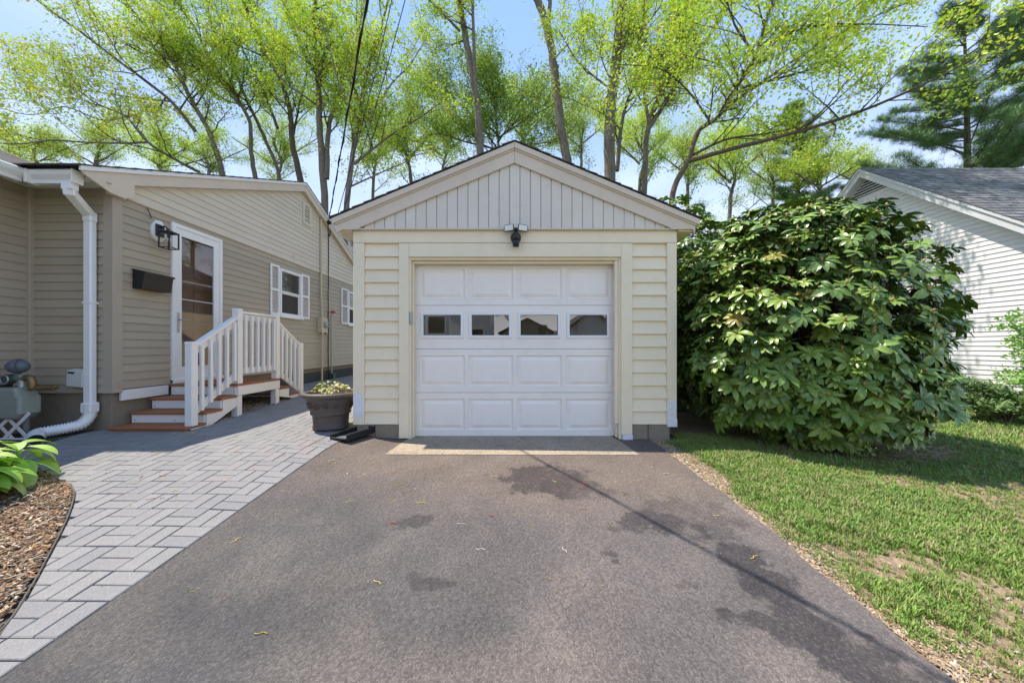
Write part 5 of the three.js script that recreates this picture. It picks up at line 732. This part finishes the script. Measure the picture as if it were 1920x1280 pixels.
// behind the garage
const GT = 'trees behind the garage';
tr('ash_tree', 'tall bare-stemmed tree just left of the garage peak with thin twin', GT, [[[[901, 290, 14], [897, 233, 14], [890, 167, 14], [877, 93, 14], [863, 13, 14], [850, -70, 14]], .19, .13, { from: .72 }], [[[893, 190, 13.9], [890, 120, 13.8], [887, 40, 13.8], [886, -60, 13.8]], .085, .06, { from: .6 }], [[[862, 58, 14], [835, 30, 13.8], [805, 0, 13.6], [770, -40, 13.5]], .06, .03, { from: .3 }]], { seed: 7, pal: 'lime', per: 1.6 });
tr('ash_tree', 'pale grey trunk right of the garage peak bending left at the top', GT, [[[[1064, 308, 14.5], [1050, 227, 14.5], [1040, 133, 14.5], [1023, 40, 14.5], [1003, -10, 14.5], [975, -60, 14.5]], .23, .16, { from: .8 }], [[[1028, 55, 14.5], [1032, 0, 14.5], [1040, -60, 14.5]], .11, .07, { from: .5 }], [[[1040, 110, 14.5], [1075, 70, 14.8], [1110, 20, 15]], .04, .02]], { seed: 8, pal: 'lime', per: 1.6 });
tr('ash_tree', 'thick straight grey trunk above the right garage roof slope', GT, [[[[1143, 338, 13.5], [1146, 200, 13.5], [1157, 100, 13.5], [1166, 0, 13.5], [1170, -70, 13.5]], .27, .2, { from: .55 }], [[[1157, 320, 14.2], [1168, 220, 14.3], [1190, 150, 14.4], [1215, 60, 14.6]], .10, .05], [[[1150, 170, 13.5], [1110, 140, 13.2], [1080, 110, 12.9], [1050, 60, 12.8]], .05, .02], [[[1157, 100, 13.5], [1200, 60, 13.2], [1240, 10, 13]], .06, .03]], { seed: 9, pal: 'lime', per: 2.3, gold: true });
tr('maple_tree', 'dense dark green young maple behind the left garage roof slope', GT, [[[[935, 280, 16.5], [930, 220, 16.5], [925, 170, 16.5], [920, 120, 16.5]], .09, .03, { from: .1 }], [[[932, 250, 16.5], [880, 210, 16.5], [840, 170, 16.5], [820, 130, 16.5]], .05, .02], [[[932, 260, 16.5], [985, 225, 16.5], [1030, 200, 16.5], [1060, 180, 16.5]], .05, .02], [[[932, 280, 16.5], [870, 265, 16.5], [820, 250, 16.5], [780, 265, 16.5]], .05, .02], [[[935, 280, 16.5], [1000, 270, 16.5], [1050, 265, 16.5]], .04, .02]], { seed: 10, pal: 'deep', per: 5.2, density: 1.0, scale: 1.05 });
tr('maple_tree', 'slim twin trunk right of the thick grey trunk, full of light leaves', GT, [[[[1208, 362, 14], [1217, 233, 14], [1240, 170, 14], [1262, 110, 14], [1290, 30, 14], [1310, -40, 14]], .17, .06], [[[1216, 240, 14], [1240, 205, 14], [1272, 152, 14], [1300, 110, 14], [1345, 40, 14], [1370, -30, 14]], .12, .05], [[[1217, 233, 14], [1205, 150, 14.3], [1200, 60, 14.5]], .08, .03]], { seed: 11, per: 2.4, gold: true });
tr('maple_tree', 'nearest maple with long low limbs reaching right across the sky', 'maples to the right of the garage', [[[[1262, 362, 11], [1293, 296, 11], [1311, 244, 11], [1346, 220, 10.9], [1382, 163, 10.8], [1417, 103, 10.6], [1438, 35, 10.4], [1460, -30, 10.3]], .12, .04], [[[1290, 302, 11], [1357, 283, 10.7], [1438, 262, 10.3], [1516, 241, 10], [1594, 216, 9.7], [1665, 188, 9.4], [1736, 156, 9.1], [1842, 103, 8.8], [1915, 70, 8.6]], .085, .016, { from: .25 }], [[[1300, 290, 11], [1360, 262, 10.9], [1440, 250, 10.8], [1500, 238, 10.7]], .05, .018], [[[1389, 165, 10.8], [1467, 145, 10.5], [1545, 120, 10.2], [1600, 82, 10]], .05, .014], [[[1350, 210, 10.9], [1420, 160, 11], [1541, 81, 11.2], [1647, 28, 11.3], [1740, -10, 11.4]], .06, .018], [[[1378, 163, 10.8], [1355, 125, 10.8], [1305, 108, 10.8], [1250, 95, 10.6]], .035, .012], [[[1440, 80, 10.5], [1520, 50, 10.2], [1620, 45, 10], [1740, 50, 9.8]], .04, .012], [[[1417, 103, 10.6], [1380, 50, 10.2], [1360, -10, 10]], .05, .02], [[[1330, 225, 11], [1290, 170, 10.6], [1240, 130, 10.2], [1150, 120, 10]], .04, .012]], { seed: 12, near: true, per: 2.6, dark: true, gold: true });
// fill-in trees further back
[[60, 330, 24, 'pale'], [-60, 330, 20, 'olive'], [180, 330, 26, 'pale'], [300, 335, 22, 'lime'], [390, 335, 27, 'deep'], [520, 340, 24, 'pale'], [700, 340, 24, 'pale'], [770, 330, 20, 'deep'], [830, 320, 26, 'pale'], [985, 300, 22, 'lime'], [1090, 310, 24, 'pale'], [1200, 340, 22, 'lime'], [1290, 360, 24, 'pale'], [1370, 370, 20, 'lime'], [1450, 372, 24, 'pale'], [1540, 372, 22, 'lime'], [1620, 360, 30, 'pale']].forEach(([px, py, Z, pal], i) => { const r = rng(800 + i), H = [70, 60, 80, 95, 80, 110, 130, 130, 110, 150, 130, 130, 120, 110, 95, 75, 55][i], w = 60 + r() * 30;
  const names = ['beyond the far left roof corner', 'at the extreme left edge behind the eave', 'behind the gutter, left of the leaning limb', 'left of the forked maple', 'low and dark between the leaning trunks', 'behind the slender maple', 'between the two-stemmed maple and the garage', 'low and dark against the left garage roof', 'left of the tall bare stem', 'behind the garage peak', 'between the two grey trunks', 'right of the thick grey trunk', 'behind the slim twin trunk', 'above the left end of the bush', 'above the middle of the bush', 'left of the white house peak', 'far off beside the white house peak'];
  tr('background_tree', 'hazy spring tree ' + names[i], 'background trees', [[[[px, py, Z], [px + (r() - .5) * 20, py - H * .35, Z], [px + (r() - .5) * 40, py - H * .7, Z], [px + (r() - .5) * 60, py - H, Z]], .17, .05, { from: .08 }], [[[px, py - H * .25, Z], [px - w * .5, py - H * .5, Z - .6], [px - w, py - H * .75, Z - 1]], .08, .03], [[[px, py - H * .3, Z], [px + w * .5, py - H * .55, Z + .6], [px + w, py - H * .8, Z + 1]], .08, .03]], { seed: 60 + i, pal, per: 1.7, scale: 1.0, leaf: 1.1, density: 1.2 }); });

// ------------------------------------------------------------------ pines
const needle = [0, 1].map(v => { const r = rng(930 + v), P = []; for (let i = 0; i < 26; i++) { const a = r() * 6.283, e = (r() - .25) * 1.5, L = .2 + r() * .12, d = V(Math.cos(a) * Math.cos(e), Math.sin(e), Math.sin(a) * Math.cos(e)), s = V(-Math.sin(a), 0, Math.cos(a)).multiplyScalar(.006), o = V(r() - .5, (r() - .5) * .4, r() - .5).multiplyScalar(.2); P.push(o.x - s.x, o.y, o.z - s.z, o.x + s.x, o.y, o.z + s.z, o.x + d.x * L, o.y + d.y * L, o.z + d.z * L); } return geoFrom(P); });
const pineM = new THREE.MeshStandardMaterial({ color: 0xffffff, roughness: .6, side: THREE.DoubleSide });
function pine(label, px, Z, topPy, seed, spread, low) {
  const r = rng(seed), b = at(px, 600, Z), gy = G(b.x, Z), top = CY + (HY - topPy) * Z / F, t = thing('pine_tree', label, 'tree', [b.x, gy, b.z], 'pines on the right'), H = top - gy, base = V(b.x, gy, b.z), L = [[], []], tw = [];
  const lean = f => V(Math.sin(f * 3) * .25, f * H, 0); const tp = range(0, 1, .05).map(lean); put('trunk', tubeGeo(tp, tp.map((_, i) => lerp(.30, .03, i / (tp.length - 1))), 10), M.barkDark, t).position.set(0, 0, 0);
  const n = Math.round(H * 5.5); for (let i = 0; i < n; i++) { const f = lerp(low, .99, (i + r()) / n), a = r() * 6.283, len = spread * Math.pow(1 - f, .6) * (.55 + r() * .6) + .3, o = lean(f), dir = V(Math.cos(a), .12 + r() * .2 + f * .4, Math.sin(a)), pts = [o]; for (let k = 1; k <= 6; k++) { const q = pts[k - 1].clone().addScaledVector(dir, len / 6); dir.y += -.04 + (k > 3 ? .08 : 0); pts.push(q); } tw.push(tubeGeo(pts, pts.map((_, k) => lerp(.045, .01, k / 6)), 5, false));
    const m = Math.round(len * 10); for (let k = 0; k < m; k++) { const g = .3 + .7 * (k + r()) / m, j = Math.min(5, Math.floor(g * 6)), q = pts[j].clone().lerp(pts[j + 1], g * 6 - j), side = V(-Math.sin(a), 0, Math.cos(a)).multiplyScalar((r() - .5) * 2 * (.25 + .5 * (1 - g) * len * .4)), e = q.clone().add(side).add(V(0, (r() - .3) * .2, 0)); tw.push(tubeGeo([q, e], [.010, .005], 3, false)); for (let z = 0; z < 3; z++) L[r() < .5 ? 0 : 1].push([q.clone().lerp(e, .3 + r() * .8).add(V((r() - .5) * .3, (r() - .3) * .2, (r() - .5) * .3)), r() * 6.28, .8 + r() * .7, r()]); } }
  const w = put('boughs', merged(tw), M.barkDark, t); w.position.set(0, 0, 0); w.userData.kind = 'stuff';
  const ob = new THREE.Object3D(); L.forEach((l, v) => { const m = new THREE.InstancedMesh(needle[v], pineM, l.length); l.forEach(([p, a, s, k], i) => { ob.position.copy(p); ob.rotation.set((k - .5), a, 0); ob.scale.setScalar(s); ob.updateMatrix(); m.setMatrixAt(i, ob.matrix); const b2 = .6 + k * .8; m.setColorAt(i, C(.17 * b2, .29 * b2, .13 * b2)); }); m.name = 'needles'; m.userData.kind = 'stuff'; m.castShadow = m.receiveShadow = true; t.add(m); });
}
pine('big dark pine rising behind the white house roof', 1806, 19, 10, 71, 6.2, .28);
pine('large pine at the right edge partly out of frame', 1960, 22, -60, 72, 6, .25);
pine('smaller dark pine seen through the maple limbs', 1490, 24, 190, 73, 3.4, .3);
// ------------------------------------------------------------------ small shrubs by the white house
function shrub(name, label, base, R, H, n, col, seed, flat) { const r = rng(seed), t = thing(name, label, 'shrub', base.toArray()), L = [], st = []; for (let i = 0; i < 14; i++) { const a = r() * 6.283, d = R * (.4 + r() * .6), e = V(Math.cos(a) * d, H * (.35 + r() * .65), Math.sin(a) * d), p = smoothPath([V(0, 0, 0), V(e.x * .4, e.y * .7, e.z * .4), e], 8); st.push(tubeGeo(p, p.map((_, k) => lerp(.016, .005, k / 8)), 5, false)); for (let k = 0; k < n / 14; k++) { const q = p[4 + Math.floor(r() * 5)].clone().add(V((r() - .5) * R * .5, (r() - .5) * flat, (r() - .5) * R * .5)); L.push([q, r() * 6.28, r()]); } }
  put('stems', merged(st), M.barkDark, t).position.set(0, 0, 0); const m = new THREE.InstancedMesh(cluster(seed, 9, .07, .05, false), leafM, L.length), o = new THREE.Object3D(); L.forEach(([p, a, k], i) => { o.position.copy(p); o.rotation.set(0, a, 0); o.scale.setScalar(.8 + k * .6); o.updateMatrix(); m.setMatrixAt(i, o.matrix); const b = .6 + k * .8; m.setColorAt(i, C(col[0] * b, col[1] * b, col[2] * b)); }); m.name = 'foliage'; m.userData.kind = 'stuff'; m.castShadow = m.receiveShadow = true; t.add(m); }
{ const s1 = gp(1905, 790); shrub('yew_shrub', 'low spreading yew with bare stems by the white house foundation', V(8.2, G(8.2, 6.0), -6.0), .75, .72, 900, [.12, .22, .035], 81, .1); shrub('maple_shrub', 'light green leafy shrub at the right edge before the white siding', V(8.75, G(8.7, 5.7), -5.7), .62, 2.0, 700, [.22, .42, .06], 82, .25); shrub('red_shrub', 'orange-red leafed shrub far off beside the white gable', at(1520, 378, 19).setY(0), 1.6, 8.7, 1500, [.38, .17, .10], 83, 1.0); }
// ------------------------------------------------------------------ overhead service wires
{
  const n1 = V((592 - CX) / F, (HY - 392) / F, -1).cross(V((660 - CX) / F, (HY - 0) / F, -1)); const A = gp(957, 853), B = gp(1735, 1275), a = V(A[0], G(...A), -A[1]), b = V(B[0], G(...B), -B[1]), n2 = b.clone().sub(a).cross(SUN), cam = V(0, CY, 0);
  const dir = n1.clone().cross(n2).normalize(); const solve = y => { // point of the line where both planes meet at height y
    const d1 = n1.dot(cam), d2 = n2.dot(a), det = n1.x * n2.z - n1.z * n2.x, e1 = d1 - n1.y * y, e2 = d2 - n2.y * y; return V((e1 * n2.z - n1.z * e2) / det, y, (n1.x * e2 - n2.x * e1) / det); };
  const P0 = V(HX + .12, 4.26, -(F * -4.7 / (598 - CX) + .35)), t = thing('service_wire', 'twisted black service wire dropping from the sky to the tan gable', 'wire', P0.toArray());
  const P1 = solve(4.6), P2 = solve(5.3); const run = smoothPath([P0, P0.clone().lerp(P1, .5), P1, P1.clone().lerp(P2, .5), P2], 60);
  put('strand', tubeGeo(run, .0105, 6), M.rubber, t); const tw = run.map((p, i) => p.clone().add(V(Math.cos(i * 1.7) * .02, Math.sin(i * 1.7) * .02, 0))); put('strand', tubeGeo(tw, .007, 6), M.rubber, t);
  put('loop', tubeGeo(smoothPath([P0, P0.clone().add(V(.05, -.25, .12)), P0.clone().add(V(-.02, -.32, -.1)), P0.clone().add(V(-.06, -.05, -.22))], 20), .012, 6), M.rubber, t); put('insulator', new THREE.SphereGeometry(.06, 12, 8).scale(1.3, .8, 1), M.dark, t, P0);
  const far = (n, x0, y0, x1, y1, Z0, Z1, lb) => { const t2 = thing('utility_wire', lb, 'wire', at(x0, y0, Z0).toArray()), p = []; for (let i = 0; i <= 20; i++) { const f = i / 20; p.push(at(lerp(x0, x1, f), lerp(y0, y1, f), lerp(Z0, Z1, f)).add(V(0, -.25 * Math.sin(f * 3.14), 0))); } put('strand', tubeGeo(p, .012, 5), M.rubber, t2); };
  far(1, 628, 420, 748, -60, 12.4, 9, 'left of two thin slanting wires beside the garage roof'); far(2, 634, 425, 775, -60, 12.6, 9, 'right of two thin slanting wires beside the garage roof');
}
// ------------------------------------------------------------------ across the road, behind the camera: mirrored in the panes
{
  const hs = (label, x0, x1, z, h, pk, col, wins) => { const y0 = G(0, -z) , g = thing('facing_house', label, 'house', [(x0 + x1) / 2, y0, z], 'houses across the road'), n = Math.floor(h / .14), cx = (x0 + x1) / 2, hw = (x1 - x0) / 2; siding(g, col, [0, 0, z], [-1, 0, 0], [0, 0, -1], y0 + .3, .14, n + Math.floor((pk - h) / .14), y => { const e = y - y0 - h; const k = e > 0 ? hw * (1 - e / (pk - h)) : hw; return [-(cx + k), -(cx - k)]; }, [], .02); bx('body', M.nbTrim, g, x0 + .02, x1 - .02, y0 - .1, y0 + h, -z - 7, -z - .01); put('gable', prism([[x0, y0 + h], [x1, y0 + h], [cx, y0 + pk]], 'z', -z - 7, -z - .01), M.nbTrim, g);
    for (const s of [-1, 1]) put('roof_slope', prism([[cx, y0 + pk + .02], [cx + s * (hw + .35), y0 + h - .1], [cx + s * (hw + .35), y0 + h + .02], [cx, y0 + pk + .14]], 'z', -z - 7.2, -z + .35), M.shingleGrey, g);
    for (const [wx, wy, ww, wh] of wins) { const f = part('window', g); const fr = put('frame', frameGeo(ww + .16, wh + .16, .08, .05), M.white, f, V(wx, y0 + wy, z - .02)); fr.rotation.y = Math.PI; bx('pane', mat(.02, .022, .025, .08), f, wx - ww / 2, wx + ww / 2, y0 + wy - wh / 2, y0 + wy + wh / 2, -z + .022, -z + .03); } };
  hs('white house across the road, behind the viewer to the left', -13, -1.6, 17, 4.6, 7.0, M.nbWhite, [[-10.5, 2.6, 1, 1.4], [-5.4, 3.3, 1.2, 1.2], [-7.6, 2.8, .9, 1.3], [-2.5, 2.5, .9, 1.0]]);
  hs('small white gabled garage across the road, behind the viewer', 3.6, 7.4, 16, 2.7, 4.2, M.nbWhite, [[5.5, 1.4, 2.4, 1.6]]);
  hs('low dark-roofed house across the road, behind the viewer', -.8, 3.3, 21, 2.9, 4.0, M.tan, [[2.5, 3.0, .7, 1.0]]);
  { const y0 = G(0, -16), t = thing('porch_post', 'white porch post across the road, behind the viewer', 'post', [-4.15, y0, 15.6]); bx('shaft', M.white, t, -4.25, -4.05, y0, y0 + 3.9, -15.7, -15.5); bx('cap', M.white, t, -4.3, -4.0, y0 + 3.9, y0 + 4.0, -15.75, -15.45); }
  buildTree('blossom_tree', 'pale blossoming tree across the road, behind the viewer', null, [[[[958, 640, -13.5], [960, 700, -13.5], [955, 770, -13.5], [950, 860, -13.5]], .10, .03, { from: .3 }], [[[958, 720, -13.5], [930, 760, -13.4], [905, 800, -13.2]], .05, .02], [[[958, 720, -13.5], [985, 750, -13.6], [1015, 790, -13.8]], .05, .02]], { seed: 300, pal: 'blossom', per: 3, scale: .7 });
}
renderer.render(scene, camera);
